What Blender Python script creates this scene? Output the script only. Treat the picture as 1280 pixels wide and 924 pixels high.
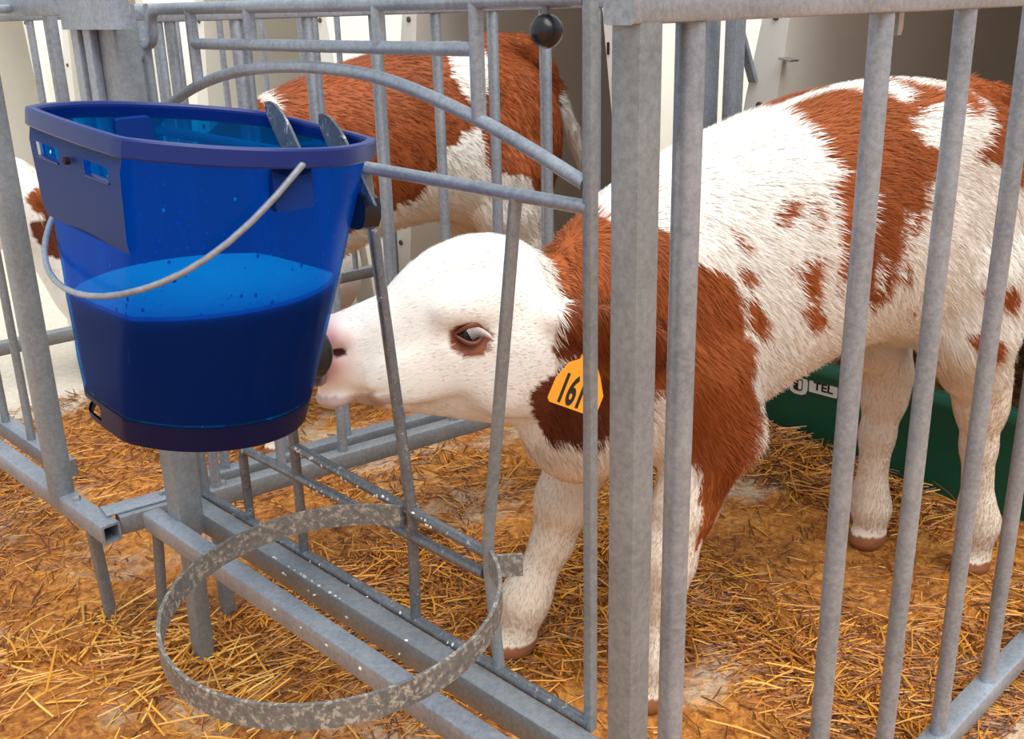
import bpy, bmesh, math, random
import numpy as np
from mathutils import Vector, Matrix

for o in list(bpy.data.objects):
    bpy.data.objects.remove(o, do_unlink=True)
SC = bpy.context.scene
COL = SC.collection
R = math.radians

# ------------------------------------------------------------------ camera, sky, sun, exposure
cam_d = bpy.data.cameras.new('camera')
cam = bpy.data.objects.new('camera', cam_d)
COL.objects.link(cam)
ROT = Matrix(((0.714492, 0.248363, -0.654078), (-0.699209, 0.220521, -0.680057), (-0.024663, 0.943232, 0.331218)))
cam.matrix_world = Matrix.Translation((-0.696, -0.459, 1.0)) @ ROT.to_4x4()
cam_d.sensor_fit = 'HORIZONTAL'
cam_d.sensor_width = 36.0
cam_d.lens = 37.0158
cam_d.clip_start = 0.02
SC.camera = cam

world = bpy.data.worlds.new('overcast_sky')
SC.world = world
world.use_nodes = True
bg = world.node_tree.nodes['Background']
bg.inputs['Color'].default_value = (0.88, 0.94, 1.0, 1)
bg.inputs['Strength'].default_value = 0.68
sun_d = bpy.data.lights.new('sun', 'SUN')
sun_d.energy = 3.1
sun_d.angle = R(55)
sun_d.color = (1.0, 0.97, 0.92)
sun = bpy.data.objects.new('sun', sun_d)
COL.objects.link(sun)
sun.rotation_euler = Vector((-0.08, -0.62, 1.2)).to_track_quat('Z', 'Y').to_euler()
vs = SC.view_settings
vs.view_transform = 'Standard'
vs.look = 'None'
vs.gamma = 1.0
vs.use_curve_mapping = False
vs.exposure = 0.3

# ------------------------------------------------------------------ helpers
def lin(r, g, b):
    def c(v):
        v /= 255.0
        return v / 12.92 if v <= 0.04045 else ((v + 0.055) / 1.055) ** 2.4
    return (c(r), c(g), c(b), 1.0)

def new_mat(name):
    m = bpy.data.materials.new(name)
    m.use_nodes = True
    nt = m.node_tree
    return m, nt, nt.nodes['Principled BSDF']

def node(nt, kind, **kw):
    n = nt.nodes.new(kind)
    for k, v in kw.items():
        if k in n.inputs:
            n.inputs[k].default_value = v
        else:
            setattr(n, k, v)
    return n

def ramp(nt, fac, stops):
    n = nt.nodes.new('ShaderNodeValToRGB')
    e = n.color_ramp.elements
    e[0].position, e[0].color = stops[0]
    e[1].position, e[1].color = stops[-1]
    for p, c in stops[1:-1]:
        x = e.new(p)
        x.color = c
    nt.links.new(fac, n.inputs['Fac'])
    return n.outputs['Color']

def noise(nt, scale, detail=3.0, rough=0.55, dist=0.0, coord=None):
    n = node(nt, 'ShaderNodeTexNoise', Scale=scale, Detail=detail, Roughness=rough, Distortion=dist)
    if coord is None:
        coord = nt.nodes.new('ShaderNodeTexCoord').outputs['Object']
    nt.links.new(coord, n.inputs['Vector'])
    return n.outputs['Fac']

def bump(nt, bsdf, height, strength, dist):
    b = node(nt, 'ShaderNodeBump', Strength=strength, Distance=dist)
    nt.links.new(height, b.inputs['Height'])
    nt.links.new(b.outputs['Normal'], bsdf.inputs['Normal'])

def mix_col(nt, fac, a, b):
    n = nt.nodes.new('ShaderNodeMix')
    n.data_type = 'RGBA'
    for s, v in ((n.inputs[0], fac), (n.inputs[6], a), (n.inputs[7], b)):
        if hasattr(v, 'is_output'):
            nt.links.new(v, s)
        else:
            s.default_value = v
    return n.outputs[2]

def plain(name, col, rough=0.5, metal=0.0, vary=0.0, scale=20.0, bumps=0.0, spec=0.5):
    m, nt, b = new_mat(name)
    b.inputs['Base Color'].default_value = col
    b.inputs['Roughness'].default_value = rough
    b.inputs['Metallic'].default_value = metal
    b.inputs['Specular IOR Level'].default_value = spec
    if vary or bumps:
        f = noise(nt, scale, 4.0)
        if vary:
            dk = tuple(c * (1 - vary) for c in col[:3]) + (1,)
            lt = tuple(min(1, c * (1 + vary)) for c in col[:3]) + (1,)
            nt.links.new(ramp(nt, f, [(0.3, dk), (0.7, lt)]), b.inputs['Base Color'])
        if bumps:
            bump(nt, b, f, bumps, 0.002)
    return m

def galvanised(name, lo, hi, rough=0.42, metal=0.55, grime=None, gscale=60, gthr=0.55, gdist=1.0):
    m, nt, b = new_mat(name)
    f1 = noise(nt, 9, 5, 0.65)
    f2 = noise(nt, 160, 3, 0.7)
    c = ramp(nt, f1, [(0.3, lo), (0.7, hi)])
    c2 = ramp(nt, f2, [(0.35, tuple(v * 0.82 for v in lo[:3]) + (1,)), (0.65, hi)])
    c = mix_col(nt, 0.4, c, c2)
    b.inputs['Metallic'].default_value = metal
    b.inputs['Roughness'].default_value = rough
    if grime:
        g = noise(nt, gscale, 6, 0.75, gdist)
        gm = ramp(nt, g, [(gthr - 0.05, (0, 0, 0, 1)), (gthr + 0.05, (1, 1, 1, 1))])
        c = mix_col(nt, gm, c, grime)
        inv = nt.nodes.new('ShaderNodeMath')
        inv.operation = 'MULTIPLY_ADD'
        inv.inputs[1].default_value = -metal
        inv.inputs[2].default_value = metal
        nt.links.new(gm, inv.inputs[0])
        nt.links.new(inv.outputs[0], b.inputs['Metallic'])
    nt.links.new(c, b.inputs['Base Color'])
    bump(nt, b, f2, 0.12, 0.002)
    return m

M = {}
M['steel'] = galvanised('galvanised_steel', lin(132, 141, 152), lin(178, 187, 198), 0.45, 0.5)
M['steel_dull'] = galvanised('weathered_galvanised_steel', lin(124, 131, 136), lin(160, 168, 174), 0.5, 0.45)
M['steel_dark'] = galvanised('handled_dark_steel', lin(92, 96, 102), lin(140, 145, 150), 0.4, 0.6, lin(215, 216, 214), 70, 0.64)
M['steel_caked'] = galvanised('milk_caked_steel', lin(104, 104, 102), lin(140, 140, 138), 0.55, 0.4, lin(176, 168, 154), 130, 0.56, 0.3)
M['hole'] = plain('black_recess', lin(18, 18, 20), 0.9)
M['black_plastic'] = plain('black_plastic', lin(28, 28, 34), 0.28)
M['bolt'] = plain('zinc_bolt', lin(170, 172, 172), 0.35, 0.7)

def root_loc(o):
    v = Vector((0, 0, 0))
    while o is not None:
        v += o.location
        o = o.parent
    return v

def mk(name, verts, faces, mat, parent=None, smooth=40):
    me = bpy.data.meshes.new(name)
    if parent is not None:
        off = root_loc(parent)
        verts = [(v[0] - off.x, v[1] - off.y, v[2] - off.z) for v in verts]
    me.from_pydata([tuple(v) for v in verts], [], [tuple(f) for f in faces])
    me.update()
    bm = bmesh.new()
    bm.from_mesh(me)
    bmesh.ops.recalc_face_normals(bm, faces=bm.faces)
    bm.to_mesh(me)
    bm.free()
    if smooth:
        me.polygons.foreach_set('use_smooth', [True] * len(me.polygons))
        me.set_sharp_from_angle(angle=R(smooth))
    if mat:
        me.materials.append(M[mat] if isinstance(mat, str) else mat)
    o = bpy.data.objects.new(name, me)
    COL.objects.link(o)
    if parent is not None:
        o.parent = parent
    return o

def tag(o, label, cat, group=None):
    o['label'] = label
    o['category'] = cat
    if group:
        o['group'] = group
    return o

def thing(name, label, cat, loc=(0, 0, 0), group=None):
    o = bpy.data.objects.new(name, None)
    o.empty_display_size = 0.1
    COL.objects.link(o)
    o.location = loc
    return tag(o, label, cat, group)

def frames(P, closed=False):
    n = len(P)
    T = []
    for i in range(n):
        a = P[i - 1] if (i > 0 or closed) else P[i]
        b = P[(i + 1) % n] if (i < n - 1 or closed) else P[i]
        T.append((b - a).normalized())
    u = T[0].orthogonal().normalized()
    out = []
    for t in T:
        u = (u - t * u.dot(t)).normalized()
        out.append((t, u, t.cross(u)))
    return out

def tube_geo(P, r, seg=14, closed=False, caps=True):
    P = [Vector(p) for p in P]
    rr = r if isinstance(r, (list, tuple)) else [r] * len(P)
    V, F = [], []
    for (p, (t, u, w), q) in zip(P, frames(P, closed), rr):
        for k in range(seg):
            a = 2 * math.pi * k / seg
            V.append(p + (u * math.cos(a) + w * math.sin(a)) * q)
    n = len(P)
    for i in range(n if closed else n - 1):
        for k in range(seg):
            a, b = i * seg + k, i * seg + (k + 1) % seg
            c, d = ((i + 1) % n) * seg + (k + 1) % seg, ((i + 1) % n) * seg + k
            F.append((a, b, c, d))
    if caps and not closed:
        F.append(tuple(range(seg)))
        F.append(tuple((n - 1) * seg + k for k in reversed(range(seg))))
    return V, F

def bend(P, rad, n=6):
    """polyline with its corners rounded"""
    P = [Vector(p) for p in P]
    out = [P[0]]
    for i in range(1, len(P) - 1):
        a, b, c = P[i - 1], P[i], P[i + 1]
        d1, d2 = (a - b), (c - b)
        k = min(rad, d1.length * 0.48, d2.length * 0.48)
        s, e = b + d1.normalized() * k, b + d2.normalized() * k
        for j in range(n + 1):
            t = j / n
            out.append(s * (1 - t) ** 2 + b * 2 * t * (1 - t) + e * t * t)
    out.append(P[-1])
    return out

def smooth_path(P, per=8, closed=False):
    P = [Vector(p) for p in P]
    n = len(P)
    out = []
    for i in range(n if closed else n - 1):
        p1, p2 = P[i], P[(i + 1) % n]
        p0 = P[i - 1] if (i > 0 or closed) else p1 * 2 - p2
        p3 = P[(i + 2) % n] if (i < n - 2 or closed) else p2 * 2 - p1
        for j in range(per):
            t = j / per
            out.append(0.5 * ((2 * p1) + (p2 - p0) * t + (2 * p0 - 5 * p1 + 4 * p2 - p3) * t * t + (3 * p1 - p0 - 3 * p2 + p3) * t ** 3))
    if not closed:
        out.append(P[-1])
    return out

def tube(name, P, r, mat, parent=None, seg=14, closed=False):
    V, F = tube_geo(P, r, seg, closed)
    return mk(name, V, F, mat, parent)

def rrect(w, h, c, n=3):
    out = []
    for sx, sy, a0 in ((1, 1, 0), (-1, 1, 90), (-1, -1, 180), (1, -1, 270)):
        for k in range(n):
            a = R(a0 + 90 * k / (n - 1))
            out.append((sx * (w / 2 - c) + c * math.cos(a), sy * (h / 2 - c) + c * math.sin(a)))
    return out

def rbox_geo(a, b, w, h, up=(0, 0, 1), c=0.003, open_end=0.0):
    """a rectangular steel section from a to b: w across, h along 'up'; open_end sinks the end caps"""
    a, b = Vector(a), Vector(b)
    t = (b - a).normalized()
    up = Vector(up)
    s = t.cross(up).normalized()
    u = s.cross(t)
    prof = rrect(w, h, c)
    n = len(prof)
    V = [p + s * x + u * y for p in (a, b) for x, y in prof]
    F = [(k, (k + 1) % n, n + (k + 1) % n, n + k) for k in range(n)]
    if open_end:
        q = 1 - 0.0052 / min(w, h) * 2 * 0.7
        base = len(V)
        for p, sg in ((a, 1), (b, -1)):
            V += [p + s * x * q + u * y * q for x, y in prof]
            V += [p + t * sg * open_end + s * x * q + u * y * q for x, y in prof]
        for e in range(2):
            o0, i0, d0 = e * n, base + e * 2 * n, base + e * 2 * n + n
            for k in range(n):
                k2 = (k + 1) % n
                F.append((o0 + k, o0 + k2, i0 + k2, i0 + k))
                F.append((i0 + k, i0 + k2, d0 + k2, d0 + k))
            F.append(tuple(d0 + k for k in range(n)))
    else:
        F.append(tuple(range(n)))
        F.append(tuple(n + k for k in range(n)))
    return V, F

def rbox(name, a, b, w, h, mat, parent=None, up=(0, 0, 1), c=0.003, open_end=0.0):
    V, F = rbox_geo(a, b, w, h, up, c, open_end)
    return mk(name, V, F, mat, parent)

def bolt(name, p, axis, r, hgt, mat, parent, seg=6):
    p, axis = Vector(p), Vector(axis).normalized()
    return tube(name, [p, p + axis * hgt * 0.75, p + axis * hgt], [r, r, r * 0.8], mat, parent, seg)

# ------------------------------------------------------------------ pen steelwork
GR = 0.0068
# -- the feeding gate with its arch and head rack (plane x = 0)
g = thing('feeding_gate', 'round-tube feeding gate with curved arch and narrow head rack behind the bucket', 'gate', (0, 0.55, 0.27))
tube('top_rail', bend([(0, 0.165, 1.0), (0, 0.945, 1.0), (0, 0.95, 0.955), (0, 0.985, 0.955)], 0.02), 0.0075, 'steel', g)
tube('arch', smooth_path([(0, 0.965, 0.855), (0, 0.918, 0.879), (0, 0.835, 0.906), (0, 0.745, 0.924), (0, 0.65, 0.9325), (0, 0.56, 0.934), (0, 0.472, 0.929),
                          (0, 0.394, 0.916), (0, 0.30, 0.892), (0, 0.236, 0.871), (0, 0.165, 0.845)]), GR, 'steel', g)
tube('cross_bar', [(0, 0.30, 0.957), (0, 0.836, 0.957)], GR, 'steel', g)
for y, z in ((0.838, 0.905), (0.698, 0.957), (0.449, 0.957), (0.301, 0.892)):
    tube('upright', [(0, y, 1.0), (0, y, z)], GR * 1.08, 'steel', g)
tube('middle_rail', [(0, 0.965, 0.84), (0, 0.16, 0.824)], GR, 'steel', g)
tube('rack_bar', bend([(0, 0.49, 0.836), (0, 0.444, 0.425), (0, 0.449, 0.273)], 0.03), GR, 'steel_dark', g)
tube('rack_bar', bend([(0, 0.253, 0.826), (0, 0.312, 0.42), (0, 0.298, 0.273)], 0.03), GR, 'steel_dull', g)
rbox('end_bar', (0, 0.159, 1.0), (0, 0.159, 0.268), 0.011, 0.011, 'steel_dull', g, up=(1, 0, 0), c=0.002)
tube('end_upright', [(0, 0.975, 0.96), (0, 0.975, 0.27)], 0.0085, 'steel_dull', g)
tube('bottom_rail', [(0, 0.16, 0.273), (0, 0.98, 0.273)], GR * 1.05, 'steel_dark', g)
tube('rack_rail', [(0, 0.70, 0.437), (0, 0.312, 0.420)], GR, 'steel_dark', g)
tube('rack_rail', bend([(0, 0.838, 0.276), (0, 0.838, 0.392), (0, 0.318, 0.392)], 0.015), GR, 'steel_dark', g)
tube('rack_upright', [(0, 0.69, 0.84), (0, 0.695, 0.274)], GR, 'steel_dark', g)
kn = tube('latch_stem', [(0, 0.21, 0.998), (0, 0.21, 0.978)], 0.004, 'steel_dark', g)
V, F = [], []
for i in range(13):
    th = math.pi * i / 12
    for k in range(18):
        a = 2 * math.pi * k / 18
        q = 0.0148 * math.sin(th)
        V.append((q * math.cos(a), 0.21 + q * math.sin(a), 0.9735 + 0.0148 * math.cos(th)))
for i in range(12):
    for k in range(18):
        F.append((i * 18 + k, i * 18 + (k + 1) % 18, (i + 1) * 18 + (k + 1) % 18, (i + 1) * 18 + k))
kb = mk('latch_knob', V, F, 'black_plastic', g)
kb['label'] = 'black ball knob'

# -- the fixed front frame: two square rails, post and legs
fr = thing('front_frame', 'fixed square-tube front frame of the pen with post, under the feeding gate', 'frame', (-0.05, 0.55, 0))
rbox('outer_rail', (-0.086, 0.009, 0.257), (-0.086, 0.985, 0.257), 0.028, 0.03, 'steel', fr, open_end=0.03)
rbox('inner_rail', (-0.0222, 0.12, 0.2535), (-0.0222, 0.978, 0.2535), 0.03, 0.036, 'steel_dull', fr)
rbox('end_tie', (-0.076, 0.135, 0.252), (-0.033, 0.135, 0.252), 0.024, 0.024, 'steel_dull', fr)
rbox('corner_post', (-0.0545, 0.935, 0.24), (-0.0545, 0.935, 0.985), 0.04, 0.040, 'steel_dull', fr, up=(1, 0, 0))
rbox('leg', (-0.05, 0.955, -0.01), (-0.05, 0.94, 0.245), 0.03, 0.026, 'steel_dull', fr, up=(1, 0, 0))
rbox('latch_channel', (-0.082, 0.925, 0.62), (-0.082, 0.925, 1.0), 0.11, 0.016, 'steel_dull', fr, up=(1, 0, 0), c=0.002)
for yy in (0.962, 0.925):
    rbox('channel_rib', (-0.096, yy, 0.63), (-0.096, yy, 0.985), 0.022, 0.012, 'steel', fr, up=(1, 0, 0), c=0.003)
rbox('latch_plate', (-0.098, 0.90, 0.978), (-0.098, 0.90, 1.03), 0.15, 0.026, 'steel', fr, up=(1, 0, 0))
tube('hinge_pin', [(0, 0.985, 0.985), (0, 0.985, 0.92)], 0.011, 'steel', fr)
tube('hinge_arm', [(-0.040, 0.945, 0.94), (0, 0.985, 0.94)], 0.008, 'steel', fr)
bolt('bolt', (-0.02, 0.968, 0.2715), (0, 0, 1), 0.006, 0.006, 'bolt', fr)

# -- the side panel of upright tubes nearest the camera (plane y = 0)
sp = thing('side_panel', 'side fence panel of thick upright tubes with square corner post beside the spotted calf', 'fence panel', (0.5, 0, 0.02))
rbox('top_rail', (-0.152, 0, 0.998), (1.287, 0, 0.993), 0.026, 0.03, 'steel', sp)
rbox('bottom_rail', (-0.121, 0, 0.034), (1.287, 0, 0.034), 0.032, 0.03, 'steel', sp)
rbox('corner_post', (-0.133, 0, 0.0), (-0.133, 0, 0.984), 0.0255, 0.0255, 'steel_dull', sp, up=(1, 0, 0), c=0.004)
rbox('hinge_bracket', (-0.107, 0.012, 0.9), (-0.107, 0.012, 0.984), 0.02, 0.012, 'steel_dull', sp, up=(0, 1, 0))
for x in (-0.075, 0.197, 0.363, 0.529, 0.689, 0.854, 1.02, 1.185):
    tube('upright', [(x, 0, 0.985), (x, 0, 0.045)], 0.0106, 'steel', sp, 18)
bolt('bolt', (0.232, 0.004, 0.984), (0, 0, -1), 0.006, 0.022, 'bolt', sp)
bolt('rail_bolt', (0.532, -0.016, 0.034), (0, -1, 0), 0.007, 0.006, 'bolt', sp)

# -- partitions between the pens
def partition(label, a, b, n, first, zrail, pitch=0.1167, lead=0.0, r=0.0085, posts=(0, 1), mat='steel'):
    a, b = Vector((a[0], a[1], 0)), Vector((b[0], b[1], 0))
    d = (b - a).normalized()
    L = (b - a).length
    t = thing('divider_fence', label, 'fence panel', (a + d * L * 0.5), 'divider fences between the pens')
    up = Vector((0, 0, 1))
    rbox('bottom_rail', a - d * lead + up * zrail, b + up * zrail, 0.03, 0.032, 'steel_dull', t)
    rbox('top_rail', a + up * 0.995, b + up * 0.995, 0.022, 0.026, mat, t)
    for i in range(n):
        p = a + d * (first + pitch * i)
        tube('upright', [p + up * 0.985, p + up * (zrail + 0.01)], r, mat, t, 12)
    for k in posts:
        p = a + d * (0.02 if k == 0 else L - 0.012)
        rbox('post', p + up * 0.0, p + up * 0.985, 0.032, 0.03, mat, t, up=d)
    return t, d

pa, dpa = partition('divider fence with wide-spaced tubes on the spotted calf side of the double divider', (0.037, 1.033), (1.235, 0.845), 10, 0.0126, 0.234, lead=0.15, posts=(1,))
end = Vector((1.215, 0.848, 0))
rbox('brace', end + Vector((0, 0, 0.975)), end + Vector((0.0685, -0.010, 0.825)), 0.02, 0.012, 'steel', pa, up=(1, 0, 0.5))
bolt('bolt', (0.06, 1.03, 0.25), (0, 0, 1), 0.0065, 0.007, 'bolt', pa)
rbox('link_plate', (-0.125, 1.075, 0.252), (-0.02, 1.058, 0.252), 0.04, 0.005, 'steel', pa)
bolt('bolt', (-0.03, 1.06, 0.2545), (0, 0, 1), 0.0065, 0.007, 'bolt', pa)
tube('leg', [(-0.041, 1.112, -0.008), (-0.040, 1.070, 0.252)], 0.009, 'steel_dull', pa, 12)
rbox('leg', (0.05, 1.05, -0.01), (0.05, 1.04, 0.235), 0.022, 0.022, 'steel_dull', pa, up=(1, 0, 0))
pb, _ = partition('divider fence with wide-spaced tubes on the brown calf side of the double divider', (0.046, 1.094), (1.235, 0.907), 10, 0.052, 0.234, posts=(1,))
for xx, yy in ((0.30, 0.992), (0.95, 0.890)):
    tube('spacer', [(xx, yy - 0.003, 0.226), (xx, yy + 0.052, 0.226)], 0.008, 'steel_dull', pb, 10)
pc, _ = partition('farther divider fence of tubes beyond the brown calf', (-0.02, 2.16), (1.25, 2.07), 10, 0.08, 0.235)

# -- front of the neighbouring pen
nf = thing('neighbour_front_frame', 'square-tube front frame of the neighbouring pen with open rail end', 'frame', (-0.12, 1.8, 0))
rbox('outer_rail', (-0.134, 1.03, 0.234), (-0.15, 2.6, 0.234), 0.03, 0.032, 'steel', nf, open_end=0.3)
rbox('inner_rail', (-0.08, 1.32, 0.234), (-0.08, 2.6, 0.234), 0.03, 0.032, 'steel', nf)
rbox('post', (-0.138, 1.205, 0.24), (-0.138, 1.205, 1.0), 0.04, 0.034, 'steel_dull', nf, up=(1, 0, 0), c=0.008)
rbox('leg', (-0.1, 1.185, 0.0), (-0.118, 1.16, 0.23), 0.018, 0.018, 'steel_dull', nf, up=(1, 0, 0))
rbox('leg', (-0.118, 2.4, 0.0), (-0.118, 2.4, 0.23), 0.018, 0.018, 'steel_dull', nf, up=(1, 0, 0))
for yy in (1.9, 2.5):
    rbox('rail_tie', (-0.125, yy, 0.23), (-0.09, yy, 0.23), 0.024, 0.024, 'steel_dull', nf)
rbox('post_bracket', (-0.138, 1.205, 1.006), (-0.08, 1.205, 1.006), 0.03, 0.012, 'steel', nf)
for yy in (1.125, 1.235):
    rbox('gate_bracket', (-0.088, yy, 1.006), (-0.012, yy, 1.006), 0.02, 0.012, 'steel', nf)
rbox('top_rail', (-0.085, 1.03, 1.012), (-0.085, 2.6, 1.012), 0.012, 0.034, 'steel', nf)
for y, x in ((1.47, -0.085), (1.60, -0.085), (1.73, -0.085), (1.86, -0.085), (1.99, -0.085)):
    tube('upright', [(x, y, 1.0), (x, y, 0.245)], 0.0075, 'steel_dull', nf, 12)
for y in (1.125, 1.235):
    tube('upright', [(-0.02, y, 1.0), (-0.02, y, 0.52)], 0.0105, 'steel', nf, 14)
tube('cross_bar', [(-0.02, 1.10, 0.52), (-0.02, 1.245, 0.52)], 0.008, 'steel', nf)
bolt('bolt', (-0.134, 1.155, 0.25), (0, 0, 1), 0.007, 0.007, 'bolt', nf)

# -- ring that holds a bucket, bent from flat bar
rg = thing('bucket_ring', 'empty bucket ring of milk-caked flat bar on the gate rack', 'bucket ring', (-0.165, 0.375, 0.40))
cxr, cyr, rad = -0.166, 0.372, 0.176
pts = []
for k in range(61):
    a = R(28 + (360 - 24 - 28) * k / 60)
    pts.append(Vector((cxr + rad * math.cos(a), cyr + rad * math.sin(a), 0.408 - 0.012 * math.cos(a - R(200)))))
curl = [Vector((0.012, 0.446, 0.416)), Vector((0.012, 0.452, 0.416)), Vector((0.005, 0.458, 0.416))]
tail = [Vector((0.0, 0.296, 0.410)), Vector((0.012, 0.290, 0.408)), Vector((0.026, 0.283, 0.406))]
pts = curl + pts + tail
V, F = [], []
for i, p in enumerate(pts):
    t = (pts[min(i + 1, len(pts) - 1)] - pts[max(i - 1, 0)]).normalized()
    s = Vector((t.y, -t.x, 0)).normalized()
    for ds, dz in ((-0.002, -0.0135), (0.002, -0.0135), (0.002, 0.0135), (-0.002, 0.0135)):
        V.append(p + s * ds + Vector((0, 0, dz)))
n = len(pts)
for i in range(n - 1):
    for k in range(4):
        F.append((i * 4 + k, i * 4 + (k + 1) % 4, (i + 1) * 4 + (k + 1) % 4, (i + 1) * 4 + k))
F += [(0, 1, 2, 3), tuple((n - 1) * 4 + k for k in (3, 2, 1, 0))]
mk('band', V, F, 'steel_caked', rg)
bolt('rivet', (-0.012, 0.468, 0.419), (-0.8, -0.5, 0), 0.004, 0.004, 'bolt', rg)

# -- dried milk splashes on the rack and rails
M['dried_milk'] = plain('dried_milk', lin(232, 232, 228), 0.6)
def splashes(parent, spots, seed):
    rs = random.Random(seed)
    V, F = [], []
    for p, q, rad_, n in spots:
        p, q = Vector(p), Vector(q)
        for _ in range(n):
            c = p.lerp(q, rs.random())
            a = rs.uniform(-0.9, 0.6)
            c = c + Vector((-math.cos(a), 0, 1 * math.sin(a) if rad_ < 0.01 else 0)).normalized() * rad_ if rad_ < 0.01 else c
            sx, sy, sz = rs.uniform(0.0012, 0.003), rs.uniform(0.0015, 0.004), rs.uniform(0.0012, 0.003)
            i0 = len(V)
            V += [c + Vector(v) for v in ((sx, 0, 0), (-sx, 0, 0), (0, sy, 0), (0, -sy, 0), (0, 0, sz), (0, 0, -sz * 1.6))]
            F += [(i0 + a_, i0 + b_, i0 + c_) for a_ in (0, 1) for b_ in (2, 3) for c_ in (4, 5)]
    o = mk('milk_splashes', V, F, 'dried_milk', parent, 80)
    o['kind'] = 'stuff'
splashes(g, [((0, 0.69, 0.437), (0, 0.40, 0.424), 0.0062, 26), ((0, 0.70, 0.392), (0, 0.45, 0.392), 0.0062, 10), ((0, 0.75, 0.273), (0, 0.35, 0.273), 0.0062, 14)], 3)
splashes(fr, [((-0.035, 0.75, 0.2715), (-0.035, 0.40, 0.2715), 0.02, 14), ((-0.1, 0.62, 0.262), (-0.1, 0.35, 0.262), 0.02, 6), ((-0.041, 0.7, 0.262), (-0.041, 0.4, 0.25), 0.02, 6)], 4)

# ------------------------------------------------------------------ ground
rng = np.random.default_rng(7)
def vnoise(x, y, seed=0):
    """smooth value noise in numpy"""
    xi, yi = np.floor(x).astype(np.int64), np.floor(y).astype(np.int64)
    fx, fy = x - xi, y - yi
    fx, fy = fx * fx * (3 - 2 * fx), fy * fy * (3 - 2 * fy)
    def h(a, b):
        n = (a * 374761393 + b * 668265263 + seed * 974634777) & 0x7fffffff
        n = ((n ^ (n >> 13)) * 1274126177) & 0x7fffffff
        return ((n ^ (n >> 16)) & 0xffff) / 65535.0
    return (h(xi, yi) * (1 - fx) + h(xi + 1, yi) * fx) * (1 - fy) + (h(xi, yi + 1) * (1 - fx) + h(xi + 1, yi + 1) * fx) * fy

def ground_z(x, y):
    x, y = np.asarray(x, float), np.asarray(y, float)
    d = np.clip((2.35 - y) / 0.15, 0, 1)
    b = 0.012 * vnoise(x * 7, y * 7, 1) + 0.008 * vnoise(x * 19, y * 19, 2) + 0.004 * vnoise(x * 45, y * 45, 3)
    pile = 0.05 * np.exp(-(((x - 1.22) / 0.16) ** 2 + ((y - 0.72) / 0.22) ** 2))
    hut = 0.05 * np.clip((x - 1.4) / 0.3, 0, 1)
    return (b - 0.012) * d + pile + hut

def axis_pts(lo, hi, step, far):
    a = list(np.arange(lo, hi + 1e-6, step))
    return np.array([-far, lo - 3, lo - 0.6] + a + [hi + 0.6, hi + 3, far])
gx, gy = axis_pts(-0.9, 2.0, 0.022, 25), axis_pts(-0.6, 2.7, 0.022, 25)
GX, GY = np.meshgrid(gx, gy, indexing='ij')
GZ = ground_z(GX, GY)
nx, ny = GX.shape
I = np.arange(nx * ny).reshape(nx, ny)
F = np.stack([I[:-1, :-1], I[1:, :-1], I[1:, 1:], I[:-1, 1:]], -1).reshape(-1, 4)
m, nt, b = new_mat('straw_stained_concrete')
tc = nt.nodes.new('ShaderNodeTexCoord').outputs['Object']
n1 = noise(nt, 5.0, 6, 0.65, 0.6, tc)
n2 = noise(nt, 60.0, 4, 0.7, 0.8, tc)
n3 = noise(nt, 2.2, 4, 0.6, 0.3, tc)
mash = ramp(nt, n1, [(0.30, lin(92, 50, 16)), (0.43, lin(160, 94, 30)), (0.56, lin(204, 132, 50)), (0.72, lin(222, 168, 92))])
speck = ramp(nt, n2, [(0.38, lin(70, 38, 14)), (0.5, lin(176, 108, 38)), (0.66, lin(236, 178, 88))])
mash = mix_col(nt, 0.5, mash, speck)
conc = ramp(nt, n2, [(0.3, lin(190, 176, 152)), (0.7, lin(226, 216, 196))])
pm = ramp(nt, n3, [(0.54, (0, 0, 0, 1)), (0.61, (1, 1, 1, 1))])
c1 = mix_col(nt, pm, mash, mix_col(nt, 0.45, conc, mash))
sx = nt.nodes.new('ShaderNodeSeparateXYZ')
nt.links.new(tc, sx.inputs[0])
add = node(nt, 'ShaderNodeMath', operation='MULTIPLY_ADD')
nt.links.new(n1, add.inputs[0])
add.inputs[1].default_value = 0.35
nt.links.new(sx.outputs['Y'], add.inputs[2])
mr = node(nt, 'ShaderNodeMapRange')
nt.links.new(add.outputs[0], mr.inputs['Value'])
mr.inputs['From Min'].default_value = 2.38
mr.inputs['From Max'].default_value = 2.46
clean = ramp(nt, n2, [(0.3, lin(206, 196, 178)), (0.7, lin(232, 225, 210))])
nt.links.new(mix_col(nt, mr.outputs[0], c1, clean), b.inputs['Base Color'])
b.inputs['Roughness'].default_value = 0.75
bump(nt, b, n2, 0.7, 0.012)
M['ground'] = m
gr = mk('ground', np.stack([GX, GY, GZ], -1).reshape(-1, 3).tolist(), F.tolist(), 'ground', None, 0)
gr.data.polygons.foreach_set('use_smooth', [True] * len(gr.data.polygons))
gr['kind'] = 'structure'

# ------------------------------------------------------------------ hutches
M['hutch'] = plain('cream_polyethylene', lin(236, 232, 222), 0.5, 0, 0.05, 3.0)
M['hutch_bolt'] = plain('dull_brown_bolt', lin(92, 84, 72), 0.5, 0.4)

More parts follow.
